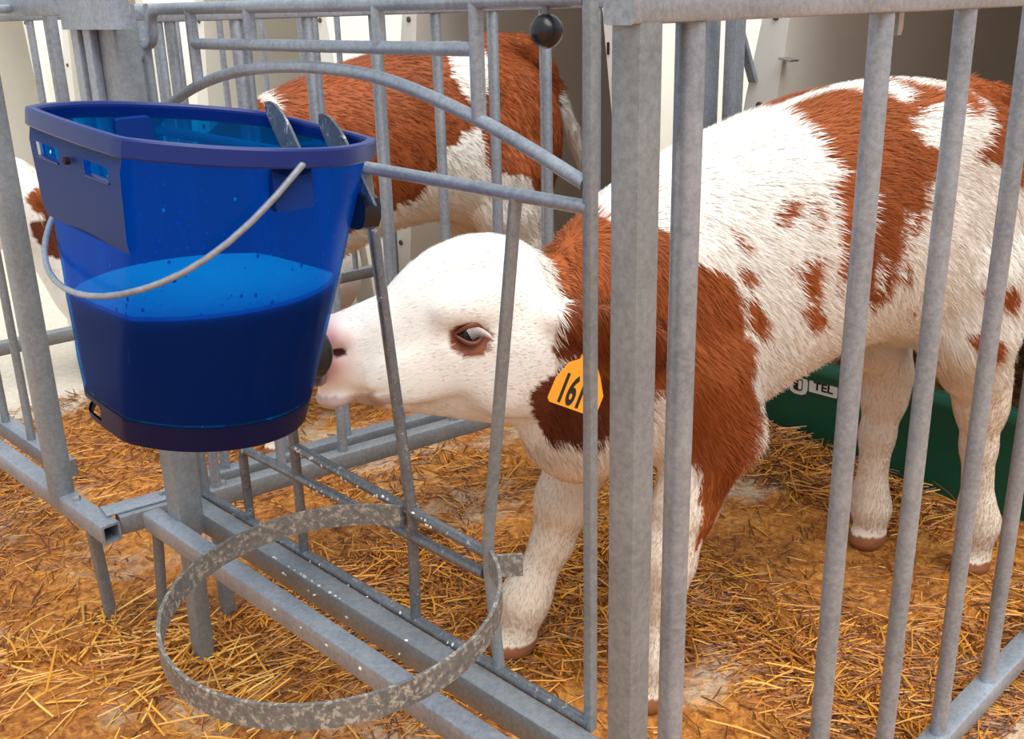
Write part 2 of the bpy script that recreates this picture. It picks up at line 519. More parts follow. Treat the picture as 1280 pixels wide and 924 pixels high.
def hutch(label, yc, x0=1.30, depth=1.5):
    t = thing('calf_hutch', label, 'calf hutch', (x0 + 0.6, yc, 0), 'calf hutches in a row')
    inn = [(0.468, 0.0), (0.406, 0.484), (0.366, 0.795), (0.344, 0.967), (0.318, 1.08), (0.26, 1.17), (0.14, 1.215), (0, 1.22)]
    out = [(0.575, 0.0), (0.49, 0.484), (0.442, 0.795), (0.408, 0.967), (0.376, 1.12), (0.30, 1.235), (0.16, 1.285), (0, 1.29)]
    full = lambda h: [(y, z) for y, z in h] + [(-y, z) for y, z in reversed(h[:-1])]
    I2, O2 = full(inn), full(out)
    n = len(I2)
    # flange: a flat plate around the opening
    V = [(x, yc + y, z) for x in (x0 - 0.012, x0 + 0.012) for P in (I2, O2) for y, z in P]
    F = []
    for k in range(n - 1):
        a, b_, c, d = k, k + 1, n + k + 1, n + k
        F.append((a, b_, c, d))
        F.append((2 * n + a, 2 * n + d, 2 * n + c, 2 * n + b_))
        F.append((a, 2 * n + a, 2 * n + b_, b_))
        F.append((d, c, 2 * n + c, 2 * n + d))
    for k in (0, n - 1):
        F.append((k, n + k, 3 * n + k, 2 * n + k))
    fl = mk('flange', V, F, 'hutch', t, 30)
    # shell: inner and outer skins, tapering to a closed back
    V, F = [], []
    secs = [(0.0, 1.0), (0.25, 1.0), (0.7, 0.97), (depth - 0.15, 0.9), (depth, 0.78)]
    for off in (0.0, 0.022):
        for dx, s in secs:
            dx2 = dx + (off if dx == depth else 0)
            V += [(x0 + 0.012 + dx2, yc + (y + math.copysign(off, y) if y else 0) * s, (z + off * (z > 1.0)) * (0.9 + 0.1 * s)) for y, z in I2]
    m_ = len(secs)
    for lay in range(2):
        for i in range(m_ - 1):
            for k in range(n - 1):
                a = lay * m_ * n + i * n + k
                F.append((a, a + 1, a + n + 1, a + n))
        base = lay * m_ * n + (m_ - 1) * n
        F.append(tuple(base + k for k in range(n)))
    for k in range(n - 1):
        F.append((k, k + 1, m_ * n + k + 1, m_ * n + k))
    mk('shell', V, F, 'hutch', t, 35)
    for s in (1, -1):
        for z in (0.30, 0.58, 0.775, 0.955, 1.07):
            w = np.interp(z, [p[1] for p in inn], [p[0] for p in inn]) * 0.5 + np.interp(z, [p[1] for p in out], [p[0] for p in out]) * 0.5
            bolt('flange_bolt', (x0 - 0.011, yc + s * w, z), (-1, 0, 0), 0.008, 0.006, 'hutch_bolt', fl, 10)
    return t

h1 = hutch('cream plastic calf hutch with green threshold board, open behind the spotted calf', 0.415)
rbox('bracket', (1.285, 0.772, 0.873), (1.285, 0.742, 0.868), 0.03, 0.004, 'bolt', h1, c=0.001)
h2 = hutch('cream plastic calf hutch open behind the rump of the brown calf', 1.608)
rbox('slot', (1.286, 1.245, 0.90), (1.286, 1.245, 0.872), 0.006, 0.004, 'hole', h2, up=(1, 0, 0), c=0.001)
rbox('slot', (1.286, 1.228, 0.82), (1.286, 1.222, 0.785), 0.009, 0.004, 'hole', h2, up=(1, 0, 0), c=0.001)
h3 = hutch('cream plastic calf hutch in the row, next beyond the farther divider fence', 2.80)
h4 = hutch('cream plastic calf hutch in the row, second beyond the farther divider fence', 3.99)
h5 = hutch('cream plastic calf hutch at the end of the row', 5.18)

# -- green board across the hutch mouth, with its maker's plate
M['green'] = plain('dark_green_plastic', lin(14, 84, 62), 0.38, 0, 0.12, 6)
bd = thing('threshold_board', 'dark green plastic board with white maker plate across the hutch mouth', 'board', (1.325, 0.4, 0))
V, F = [], []
prof = [(1.316, 0.0), (1.316, 0.175), (1.309, 0.195), (1.309, 0.212), (1.316, 0.222), (1.338, 0.222), (1.344, 0.212), (1.340, 0.0)]
for y in (-0.0242, 0.8542):
    V += [(x, y, z) for x, z in prof]
n = len(prof)
F = [(k, (k + 1) % n, n + (k + 1) % n, n + k) for k in range(n)] + [tuple(range(n)), tuple(range(n, 2 * n))]
mk('board', V, F, 'green', bd)
M['white_print'] = plain('white_label', lin(226, 226, 220), 0.5)
M['black_print'] = plain('black_print', lin(26, 24, 24), 0.5)

def text_mesh(name, body, size, mat, mw, parent, depth=0.0006, bold=0.0, sx=1.0):
    c = bpy.data.curves.new(name, 'FONT')
    c.body = body
    c.size = size
    c.extrude = depth
    c.offset = bold
    c.align_x = 'CENTER'
    c.align_y = 'CENTER'
    o = bpy.data.objects.new(name, c)
    COL.objects.link(o)
    dg = bpy.context.evaluated_depsgraph_get()
    me = bpy.data.meshes.new_from_object(o.evaluated_get(dg))
    bpy.data.objects.remove(o, do_unlink=True)
    bpy.data.curves.remove(c)
    me.transform(mw @ Matrix.Diagonal((sx, 1, 1, 1)))
    if parent is not None:
        me.transform(Matrix.Translation(-root_loc(parent)))
    me.materials.clear()
    me.materials.append(M[mat])
    t = bpy.data.objects.new(name, me)
    COL.objects.link(t)
    t.parent = parent
    return t

def plate(name, y0, y1, z0, z1, x, mat, parent, c=0.004, th=0.002):
    return rbox(name, (x, (y0 + y1) / 2, (z0 + z1) / 2), (x - th, (y0 + y1) / 2, (z0 + z1) / 2), abs(y1 - y0), abs(z1 - z0), mat, parent, c=c)
lp = plate('logo_plate', 0.722, 0.676, 0.141, 0.188, 1.316, 'white_print', bd, 0.014)
plate('logo_mark', 0.711, 0.688, 0.150, 0.179, 1.3141, 'black_print', lp, 0.006, 0.001)
plate('logo_mark', 0.698, 0.690, 0.154, 0.175, 1.3132, 'white_print', lp, 0.003, 0.001)
np_ = plate('name_plate', 0.672, 0.603, 0.154, 0.186, 1.316, 'white_print', bd, 0.002)
FACE = Matrix(((0, 0, -1, 0), (-1, 0, 0, 0), (0, 1, 0, 0), (0, 0, 0, 1)))
text_mesh('lettering', 'TEL', 0.026, 'black_print', Matrix.Translation((1.3138, 0.637, 0.170)) @ FACE, np_, bold=0.0007, sx=1.15)

# ------------------------------------------------------------------ the blue bucket
def bucket_plastic(name, tint, body, glow, share, rough=0.22):
    m, nt, b = new_mat(name)
    b.inputs['Base Color'].default_value = body
    b.inputs['Roughness'].default_value = rough
    f = noise(nt, 30, 3)
    bump(nt, b, f, 0.05, 0.002)
    b.inputs['Specular IOR Level'].default_value = 0.35
    tr = node(nt, 'ShaderNodeBsdfTransparent', Color=tint)
    tl = node(nt, 'ShaderNodeBsdfTranslucent', Color=glow)
    m2 = nt.nodes.new('ShaderNodeMixShader')
    m2.inputs[0].default_value = 0.62
    nt.links.new(b.outputs[0], m2.inputs[1])
    nt.links.new(tl.outputs[0], m2.inputs[2])
    mx = nt.nodes.new('ShaderNodeMixShader')
    mx.inputs[0].default_value = share
    nt.links.new(m2.outputs[0], mx.inputs[1])
    nt.links.new(tr.outputs[0], mx.inputs[2])
    nt.links.new(mx.outputs[0], nt.nodes['Material Output'].inputs['Surface'])
    return m
M['bucket'] = bucket_plastic('translucent_blue_plastic', (0.02, 0.57, 0.95, 1), lin(3, 56, 112), lin(8, 146, 236), 0.60)
M['bucket_rim'] = plain('blue_plastic', lin(24, 44, 112), 0.34, spec=0.3)
M['bucket_dark'] = plain('dark_blue_plastic', lin(14, 50, 122), 0.5, spec=0.15)
M['bucket_base'] = plain('thick_dark_blue_plastic', lin(14, 18, 58), 0.4, spec=0.15)
BH = 0.295
lean = Vector((math.sin(R(6.0)), math.sin(R(-4.5)), 1)).normalized()
rimc = Vector((-0.187, 0.487, 0.894))
BM = Matrix.Translation(rimc - lean * BH) @ Vector((0, 0, 1)).rotation_difference(lean).to_matrix().to_4x4()
NB = 96
def plan(a, r, flat):
    x, y = r * math.cos(a), r * math.sin(a)
    lim = flat * r
    if abs(x) > lim:
        x = math.copysign(lim + (abs(x) - lim) * 0.12, x)
    return x, y
def brad(z):
    return 0.108 + (0.157 - 0.108) * (z / BH) ** 0.92
def bflat(z):
    return 0.94 - 0.14 * min(1, z / (BH * 0.7))
def bring(z, dr=0.0):
    return [BM @ Vector((*plan(2 * math.pi * k / NB, brad(z) + dr, bflat(z)), z)) for k in range(NB)]
def loft(rings, closed_loop=True, cap0=False, cap1=False):
    V, F = [], []
    for r_ in rings:
        V += r_
    n = len(rings[0])
    for i in range(len(rings) - 1):
        for k in range(n):
            F.append((i * n + k, i * n + (k + 1) % n, (i + 1) * n + (k + 1) % n, (i + 1) * n + k))
    if cap0:
        F.append(tuple(range(n)))
    if cap1:
        F.append(tuple((len(rings) - 1) * n + k for k in range(n)))
    return V, F
bk = thing('feeding_bucket', 'translucent blue plastic feeding bucket with wire handle, hooked on the gate', 'bucket', BM.translation)
zs = [0.024, 0.06, 0.12, 0.18, 0.215, 0.23, 0.25, 0.27, BH]
rings = [bring(z) for z in zs] + [bring(z, -0.003) for z in reversed(zs[1:])] + [bring(0.028, -0.003)]
V, F = loft(rings, cap0=True, cap1=True)
body = mk('body', V, F, 'bucket', bk, 35)
# two grip slots cut through the flat outer face
cut_bm = bmesh.new()
for y0, y1 in ((-0.072, -0.024), (0.032, 0.080)):
    mtx = BM @ Matrix.Translation((-0.12, (y0 + y1) / 2, 0.261)) @ Matrix.Diagonal((0.06, y1 - y0, 0.014, 1))
    bmesh.ops.create_cube(cut_bm, size=1.0, matrix=Matrix.Translation(-root_loc(bk)) @ mtx)
cme = bpy.data.meshes.new('cutter')
cut_bm.to_mesh(cme)
cut_bm.free()
cut = bpy.data.objects.new('cutter', cme)
COL.objects.link(cut)
cut.location = bk.location
bpy.context.view_layer.update()
mod = body.modifiers.new('slots', 'BOOLEAN')
mod.object = cut
mod.solver = 'EXACT'
dg = bpy.context.evaluated_depsgraph_get()
nm = bpy.data.meshes.new_from_object(body.evaluated_get(dg))
body.modifiers.clear()
body.data = nm
nm.materials.clear()
nm.materials.append(M['bucket'])
bpy.data.objects.remove(cut, do_unlink=True)
# rolled rim
rp = [(0.0, -0.002), (0.0064, -0.0025), (0.0072, -0.001), (0.0068, 0.0125), (0.0055, 0.0142), (-0.002, 0.0142), (-0.0035, 0.012), (-0.003, 0.0)]
rings = []
for dr, dz in rp:
    rings.append([BM @ Vector((*plan(2 * math.pi * k / NB, brad(BH) + dr, 0.80), BH - 0.012 + dz)) for k in range(NB)])
rings.append(rings[0])
V, F = loft(rings)
mk('rim', V, F, 'bucket_rim', bk, 24)
# skirt under the floor with a slot on the outer side
V, F = [], []
SK = ((0.0, 0.0), (0.006, 0.0), (0.021, 0.0), (0.026, 0.0), (0.026, -0.003), (0.021, -0.003), (0.006, -0.003), (0.0, -0.003))
for z, dr in SK:
    V += bring(z, dr)
for k in range(NB):
    a = (k + 0.5) / NB * 360
    k2 = (k + 1) % NB
    slot = 132 < a < 178
    for i in range(8):
        j = (i + 1) % 8
        if slot and i in (1, 5):
            continue
        F.append((i * NB + k, i * NB + k2, j * NB + k2, j * NB + k))
mk('skirt', V, F, 'bucket_base', bk, 40)
# shelf band under the grips on the flat outer face
V, F = [], []
for z, dr in ((0.196, 0.0004), (0.206, 0.0035), (0.254, 0.004), (0.268, 0.004), (0.283, 0.0005)):
    for k in range(25):
        y = (-0.096 + 0.192 * k / 24) * min(1.0, 0.595 * brad(z) / 0.0925)
        V.append(BM @ Vector((-(bflat(z) * brad(z)) * 1.0 - (1 - bflat(z)) * brad(z) * 0.12 * 0.6 - dr - 0.0005, y, z)))
fr_f = []
for k in range(24):
    y = -0.096 + 0.192 * (k + 0.5) / 24
    for i in range(4):
        if i == 2 and (-0.072 < y < -0.024 or 0.032 < y < 0.080):
            continue
        fr_f.append((i * 25 + k, i * 25 + k + 1, (i + 1) * 25 + k + 1, (i + 1) * 25 + k))
mk('grip_panel', V, fr_f, 'bucket_dark', bk, 40)
for y0, y1 in ((-0.071, -0.025), (0.033, 0.079)):
    rbox('grip_ledge', BM @ Vector((-0.1245, y0, 0.2545)), BM @ Vector((-0.1245, y1, 0.2545)), 0.008, 0.002, 'bucket_rim', bk, c=0.001)
tube('bolt_hole', [BM @ Vector((-0.130, 0.003, 0.262)), BM @ Vector((-0.1345, 0.003, 0.262))], 0.0035, 'hole', bk, 12)
# wire bail
pv = 0.262
hp = []
for k in range(25):
    th = math.pi * k / 24
    dr = math.sin(th) ** 0.9
    up_ = max(0.0, 1 - th / 0.7) ** 2
    hp.append(BM @ Vector((-0.132 * dr, 0.016 - 0.170 * math.cos(th) - 0.012 * up_, pv - 0.12 * dr + 0.022 * up_)))
hp = [BM @ Vector((0.014, -0.150, pv + 0.022))] + hp + [BM @ Vector((0.012, 0.150, pv))]
tube('handle', hp, 0.003, 'steel', bk, 10)
for s in (-1, 1):
    rbox('handle_lug', BM @ Vector((0.0, s * 0.146, 0.262)), BM @ Vector((0.0, s * 0.1545, 0.263)), 0.040, 0.040, 'bucket_dark', bk, c=0.004)
# hooks: two rounded steel tongues standing out of the back edge
for y in (0.045, -0.055):
    prof = [(-0.019, -0.05), (-0.019, 0.008), (-0.0165, 0.019), (-0.009, 0.027), (0, 0.029), (0.009, 0.027), (0.0165, 0.019), (0.019, 0.008), (0.019, -0.05)]
    V = []
    for dx in (0.0, 0.0035):
        for a_, z in prof:
            V.append(BM @ Vector((0.116 + dx - z * 0.15, y + a_ + z * 0.75, BH - 0.012 + z)))
    n = len(prof)
    F = [(k, (k + 1) % n, n + (k + 1) % n, n + k) for k in range(n)] + [tuple(range(n)), tuple(range(n, 2 * n))]
    hk = mk('hook', V, F, 'steel_dark', bk, 30)
    h0 = BM @ Vector((0.117, y, BH - 0.03))
    if y > 0:
        tube('hook_arm', bend([h0, h0 + Vector((0.03, 0, 0.002)), (-0.004, h0.y, 0.8412), (0.0095, h0.y, 0.8412), (0.0095, h0.y, 0.818)], 0.008), 0.003, 'steel_dark', hk, 8)
# bracket at the back and the rubber teat
rbox('bracket', BM @ Vector((0.120, -0.085, 0.222)), BM @ Vector((0.140, -0.085, 0.222)), 0.034, 0.036, 'black_plastic', bk, c=0.012)
tp = BM @ Vector((0.112, -0.018, 0.052))
ta = (BM.to_3x3() @ Vector((1, 0, -0.13))).normalized()
te = tube('teat_nut', [tp - ta * 0.0045, tp + ta * 0.018, tp + ta * 0.023], [0.027, 0.027, 0.023], 'black_plastic', bk, 24)
tube('teat', smooth_path([tp + ta * 0.018, tp + Vector((0.035, 0.02, -0.01)), tp + Vector((0.05, 0.05, -0.045)), tp + Vector((0.072, 0.085, -0.072))], 5), [0.014] * 5 + [0.011] * 5 + [0.009] * 5 + [0.005], 'black_plastic', te, 16)

# the milk: level in the leaning bucket
M['milk'] = plain('shade_dark_milk', lin(74, 78, 82), 0.35)  # milk greyed: shade below the surface is put into its colour
M['foam'] = plain('milk_foam', lin(246, 244, 236), 0.7, 0, 0.06, 60, 0.3)
LEVEL = 0.736
low = bring(0.0285, -0.0042)
top = []
inv = BM.inverted()
for k in range(NB):
    lo, hi = 0.031, BH - 0.02
    for _ in range(30):
        md = (lo + hi) / 2
        p = BM @ Vector((*plan(2 * math.pi * k / NB, brad(md) - 0.0042, bflat(md)), md))
        if p.z > LEVEL:
            hi = md
        else:
            lo = md
    top.append(p)
mids = []
for f in (0.25, 0.5, 0.75):
    row = []
    for k in range(NB):
        zz = 0.030 + ((inv @ top[k]).z - 0.030) * f
        row.append(BM @ Vector((*plan(2 * math.pi * k / NB, brad(zz) - 0.0042, bflat(zz)), zz)))
    mids.append(row)
mi = thing('milk', 'milk with pale foam standing in the blue bucket', 'milk', BM @ Vector((0, 0, 0.03)))
V, F = loft([low] + mids + [top], cap0=True, cap1=True)
mk('liquid', V, F, 'milk', mi, 40)
cen = sum(top, Vector()) / NB
V = [cen.lerp(p, f) + Vector((0, 0, dz)) for f, dz in ((0.992, 0.0005), (0.985, 0.004), (0.9, 0.0035), (0.6, 0.003), (0.3, 0.003)) for p in top]
F = []
for i in range(4):
    for k in range(NB):
        F.append((i * NB + k, i * NB + (k + 1) % NB, (i + 1) * NB + (k + 1) % NB, (i + 1) * NB + k))
F.append(tuple(4 * NB + k for k in range(NB)))
F.append(tuple(range(NB)))
mk('foam', V, F, 'foam', mi, 40)

# droplets and froth clinging to the inside of the wall above the milk
M['froth'] = plain('froth_droplets', lin(225, 240, 250), 0.5)
rr_ = random.Random(5)
V, F = [], []
for q in range(170):
    near = rr_.random() < 0.8
    a_ = R(rr_.uniform(195, 300)) if near else R(rr_.uniform(0, 360))
    zz = 0.135 + 0.13 * rr_.random() ** 2.2
    sz = 0.0006 + 0.0016 * rr_.random() ** 3
    x, y = plan(a_, brad(zz) - 0.0036, bflat(zz))
    x2, y2 = plan(a_ + 0.01, brad(zz) - 0.0036, bflat(zz))
    c_ = Vector((x, y, zz))
    tx = Vector((x2 - x, y2 - y, 0)).normalized()
    nz = Vector((-tx.y, tx.x, 0)) * -1
    if nz.dot(Vector((x, y, 0))) > 0:
        nz = -nz
    if (BM @ c_).z < LEVEL + 0.003:
        continue
    i0 = len(V)
    for k in range(6):
        V.append(BM @ (c_ + tx * sz * math.cos(k * math.pi / 3) + Vector((0, 0, 1)) * sz * 1.2 * math.sin(k * math.pi / 3)))
    V.append(BM @ (c_ + nz * sz * 0.6))
    for k in range(6):
        F.append((i0 + k, i0 + (k + 1) % 6, i0 + 6))
fo = mk('froth', V, F, 'froth', mi, 60)
fo['kind'] = 'stuff'

# ------------------------------------------------------------------ calves
# Each calf is one skin grown from a smooth union of tapered limbs and profiled trunk and head.
# Calf axes: L forward, W to its left, Z up (metres).
class Field:
    def __init__(self, lo, hi, h):
        self.lo, self.h = np.array(lo, float), h
        self.n = np.ceil((np.array(hi) - self.lo) / h).astype(int) + 1
        self.ax = [self.lo[i] + h * np.arange(self.n[i]) for i in range(3)]
        self.D = np.full(self.n, 1.0, np.float32)
    def _sub(self, blo, bhi):
        s = []
        for i in range(3):
            a = int(np.clip(math.floor((blo[i] - self.lo[i]) / self.h), 0, self.n[i] - 1))
            b = int(np.clip(math.ceil((bhi[i] - self.lo[i]) / self.h) + 1, 1, self.n[i]))
            s.append(slice(a, max(b, a + 1)))
        X = self.ax[0][s[0]][:, None, None]
        Y = self.ax[1][s[1]][None, :, None]
        Z = self.ax[2][s[2]][None, None, :]
        return tuple(s), X, Y, Z
    def add(self, s, d, k):
        a = self.D[s]
        h = np.clip(0.5 + 0.5 * (a - d) / k, 0, 1)
        self.D[s] = (a * (1 - h) + d * h - k * h * (1 - h)).astype(np.float32)
    def cut(self, s, d, k):
        a = self.D[s]
        h = np.clip(0.5 - 0.5 * (a + d) / k, 0, 1)
        self.D[s] = (a * (1 - h) - d * h + k * h * (1 - h)).astype(np.float32)
    def cone(self, p, q, r1, r2, k=0.02, flat=None):
        """tapered limb from p to q"""
        p, q = np.array(p, float), np.array(q, float)
        m = max(r1, r2) + k * 2 + 0.01
        s, X, Y, Z = self._sub(np.minimum(p, q) - m, np.maximum(p, q) + m)
        v = q - p
        L2 = v.dot(v)
        dx, dy, dz = X - p[0], Y - p[1], Z - p[2]
        t = np.clip((dx * v[0] + dy * v[1] + dz * v[2]) / L2, 0, 1)
        ex, ey, ez = dx - t * v[0], dy - t * v[1], dz - t * v[2]
        d = np.sqrt(ex * ex + ey * ey + ez * ez) - (r1 + (r2 - r1) * t)
        self.add(s, d, k)
    def ell(self, c, r, k=0.02, rot=None, cut=False):
        c, r = np.array(c, float), np.array(r, float)
        m = max(r) + k * 2 + 0.01
        s, X, Y, Z = self._sub(c - m, c + m)
        P = [X - c[0], Y - c[1], Z - c[2]]
        if rot is not None:
            Rm = np.array(rot)          # rows: local axes
            P = [Rm[i][0] * P[0] + Rm[i][1] * P[1] + Rm[i][2] * P[2] for i in range(3)]
        k0 = np.sqrt((P[0] / r[0]) ** 2 + (P[1] / r[1]) ** 2 + (P[2] / r[2]) ** 2) + 1e-6
        k1 = np.sqrt((P[0] / r[0] ** 2) ** 2 + (P[1] / r[1] ** 2) ** 2 + (P[2] / r[2] ** 2) ** 2) + 1e-6
        d = k0 * (k0 - 1) / k1
        (self.cut if cut else self.add)(s, d, k)
    def profile(self, tab, k=0.03, pw=2.3, jaw=0.0, off=(0, 0, 0), wc=0.0):
        """a body given by its top line, bottom line and half width along L"""
        T = np.array(sorted(tab))
        Ls = np.linspace(T[0, 0], T[-1, 0], 240)
        def sm(col):
            v = np.interp(Ls, T[:, 0], T[:, col])
            ker = np.hanning(17)
            ker /= ker.sum()
            return np.convolve(np.pad(v, 8, 'edge'), ker, 'valid')
        top, bot, hw = sm(1), sm(2), sm(3)
        blo = (T[0, 0] + off[0] - k * 2, -T[:, 3].max() - 0.08 + off[1], T[:, 2].min() - 0.08 + off[2])
        bhi = (T[-1, 0] + off[0] + k * 2, T[:, 3].max() + 0.08 + off[1], T[:, 1].max() + 0.08 + off[2])
        s, X, Y, Z = self._sub(blo, bhi)
        x = (X - off[0]).ravel()
        tp, bt, w = (np.interp(x, Ls, a)[:, None, None] for a in (top, bot, hw))
        cz, hz = (tp + bt) / 2, np.maximum((tp - bt) / 2, 0.004)
        w = np.maximum(w, 0.004)
        zz = (Z - off[2] - cz) / hz
        ww = w * (1 - jaw * np.clip(-zz, 0, 1.2))
        q = (np.abs((Y - off[1]) / ww) ** pw + np.abs(zz) ** pw) ** (1 / pw)
        d = (q - 1) * np.minimum(w, hz)
        d = np.maximum(d, np.maximum(T[0, 0] - (X - off[0]), (X - off[0]) - T[-1, 0]))
        self.add(s, d, k)
    def mesh(self):
        D, n = self.D, self.n
        S = D < 0
        c = np.zeros(np.array(n) - 1, np.int8)
        for i in (0, 1):
            for j in (0, 1):
                for k in (0, 1):
                    c += S[i:n[0] - 1 + i, j:n[1] - 1 + j, k:n[2] - 1 + k]
        act = (c > 0) & (c < 8)
        ids = np.full(act.shape, -1, np.int64)
        A = np.argwhere(act)
        ids[act] = np.arange(len(A))
        sumv = np.zeros((len(A), 3))
        cnt = np.zeros(len(A))
        co = [(i, j, k) for i in (0, 1) for j in (0, 1) for k in (0, 1)]
        for a in co:
            for b in co:
                if sum(b) - sum(a) == 1 and all(b[t] >= a[t] for t in range(3)):
                    da = D[A[:, 0] + a[0], A[:, 1] + a[1], A[:, 2] + a[2]]
                    db = D[A[:, 0] + b[0], A[:, 1] + b[1], A[:, 2] + b[2]]
                    ch = (da < 0) != (db < 0)
                    t = np.where(ch, da / np.where(ch, da - db, 1), 0)
                    P = np.array(a)[None] + t[:, None] * (np.array(b) - np.array(a))[None]
                    sumv[ch] += P[ch]
                    cnt[ch] += 1
        V = self.lo + self.h * (A + sumv / cnt[:, None])
        Fs = []
        for axn in range(3):
            u, v = (axn + 1) % 3, (axn + 2) % 3
            sl0, sl1 = [slice(None)] * 3, [slice(None)] * 3
            sl0[axn], sl1[axn] = slice(0, -1), slice(1, None)
            e = S[tuple(sl0)] != S[tuple(sl1)]
            E_ = np.argwhere(e)
            ok = (E_[:, u] > 0) & (E_[:, v] > 0) & (E_[:, u] < n[u] - 1) & (E_[:, v] < n[v] - 1)
            E_ = E_[ok]
            inside = S[E_[:, 0], E_[:, 1], E_[:, 2]]
            q = []
            for du, dv in ((-1, -1), (0, -1), (0, 0), (-1, 0)):
                g_ = E_.copy()
                g_[:, u] += du
                g_[:, v] += dv
                q.append(ids[g_[:, 0], g_[:, 1], g_[:, 2]])
            q = np.stack(q, 1)
            q[~inside] = q[~inside][:, ::-1]
            Fs.append(q)
        return V, np.concatenate(Fs)

def add_ear(f, s, base, tip, wid, th, up):
    """leaf-shaped ear: flattened tapering blade from base to tip"""
    b_, t_ = np.array(base, float), np.array(tip, float)
    b_[1] *= s
    t_[1] *= s
    d = t_ - b_
    ln = np.linalg.norm(d)
    d /= ln
    u_ = np.array(up, float)
    u_[1] *= s
    u_ -= d * u_.dot(d)
    u_ /= np.linalg.norm(u_)
    n_ = np.cross(d, u_)
    f.cone(b_ - d * 0.02, b_ + d * 0.04, 0.02, 0.018, 0.015)
    f.ell(b_ + d * ln * 0.55, (ln * 0.52, wid, th), 0.012, rot=[d, u_, n_])
    f.ell(b_ + d * ln * 0.52 - n_ * th * 1.3 * np.sign(n_[1] * s + 1e-9), (ln * 0.40, wid * 0.68, th * 0.8), 0.006, rot=[d, u_, n_], cut=True)

TRUNK = [(0.14, 0.60, 0.52, 0.03), (0.10, 0.652, 0.46, 0.065), (0.05, 0.672, 0.405, 0.088), (0.0, 0.715, 0.372, 0.106), (-0.05, 0.750, 0.358, 0.124),
         (-0.12, 0.786, 0.358, 0.142), (-0.20, 0.815, 0.394, 0.152), (-0.30, 0.843, 0.440, 0.162), (-0.40, 0.866, 0.470, 0.167), (-0.50, 0.876, 0.478, 0.164),
         (-0.58, 0.878, 0.455, 0.160), (-0.66, 0.868, 0.50, 0.150), (-0.74, 0.840, 0.52, 0.132), (-0.80, 0.800, 0.55, 0.105), (-0.83, 0.745, 0.60, 0.06), (-0.842, 0.70, 0.66, 0.01)]
HEAD = [(0.388, 0.598, 0.580, 0.006), (0.380, 0.630, 0.560, 0.024), (0.368, 0.645, 0.548, 0.033), (0.338, 0.653, 0.533, 0.037), (0.285, 0.667, 0.512, 0.040), (0.251, 0.695, 0.500, 0.050),
        (0.215, 0.715, 0.488, 0.062), (0.175, 0.725, 0.474, 0.069), (0.140, 0.725, 0.462, 0.072), (0.104, 0.716, 0.456, 0.070), (0.07, 0.694, 0.462, 0.060), (0.045, 0.66, 0.50, 0.040), (0.03, 0.62, 0.56, 0.01)]

def head_field(f, o=(0, 0, 0)):
    o = np.array(o, float)
    f.profile(HEAD, 0.02, 2.2, 0.42, o)
    for s in (1, -1):
        P = lambda a: np.array((a[0], a[1] * s, a[2])) + o
        f.ell(P((0.190, 0.052, 0.648)), (0.050, 0.016, 0.022), 0.02)         # brow
        f.ell(P((0.120, 0.046, 0.545)), (0.075, 0.024, 0.060), 0.03)         # cheek
        f.ell(P((0.207, 0.064, 0.612)), (0.030, 0.012, 0.016), 0.012, cut=True)   # eye socket
        f.ell(P((0.270, 0.040, 0.560)), (0.06, 0.012, 0.03), 0.03)           # muzzle side
        f.ell(P((0.362, 0.026, 0.630)), (0.020, 0.012, 0.015), 0.012)         # nostril wing
        f.ell(P((0.361, 0.037, 0.612)), (0.011, 0.012, 0.006), 0.005, cut=True)
        f.cone(P((0.372, 0.036, 0.566)), P((0.295, 0.044, 0.552)), 0.0035, 0.002, 0.004) if False else None
    f.ell(np.array((0.362, 0, 0.545)) + o, (0.022, 0.026, 0.012), 0.012)     # lower lip
    s_, X, Y, Z = f._sub(np.array((0.29, -0.06, 0.545)) + o, np.array((0.40, 0.06, 0.575)) + o)
    d = np.maximum(np.abs(Z - o[2] - (0.561 - (0.38 - (X - o[0])) * 0.10)) - 0.002, (0.305 - (X - o[0])))
    d = np.maximum(d, 0.027 - np.abs(Y - o[1]))
    f.cut(s_, d + 0 * X + 0 * Y, 0.004)

def leg(f, pts, k=0.022):
    for (p, r1), (q, r2) in zip(pts[:-1], pts[1:]):
        f.cone(p, q, r1, r2, k)

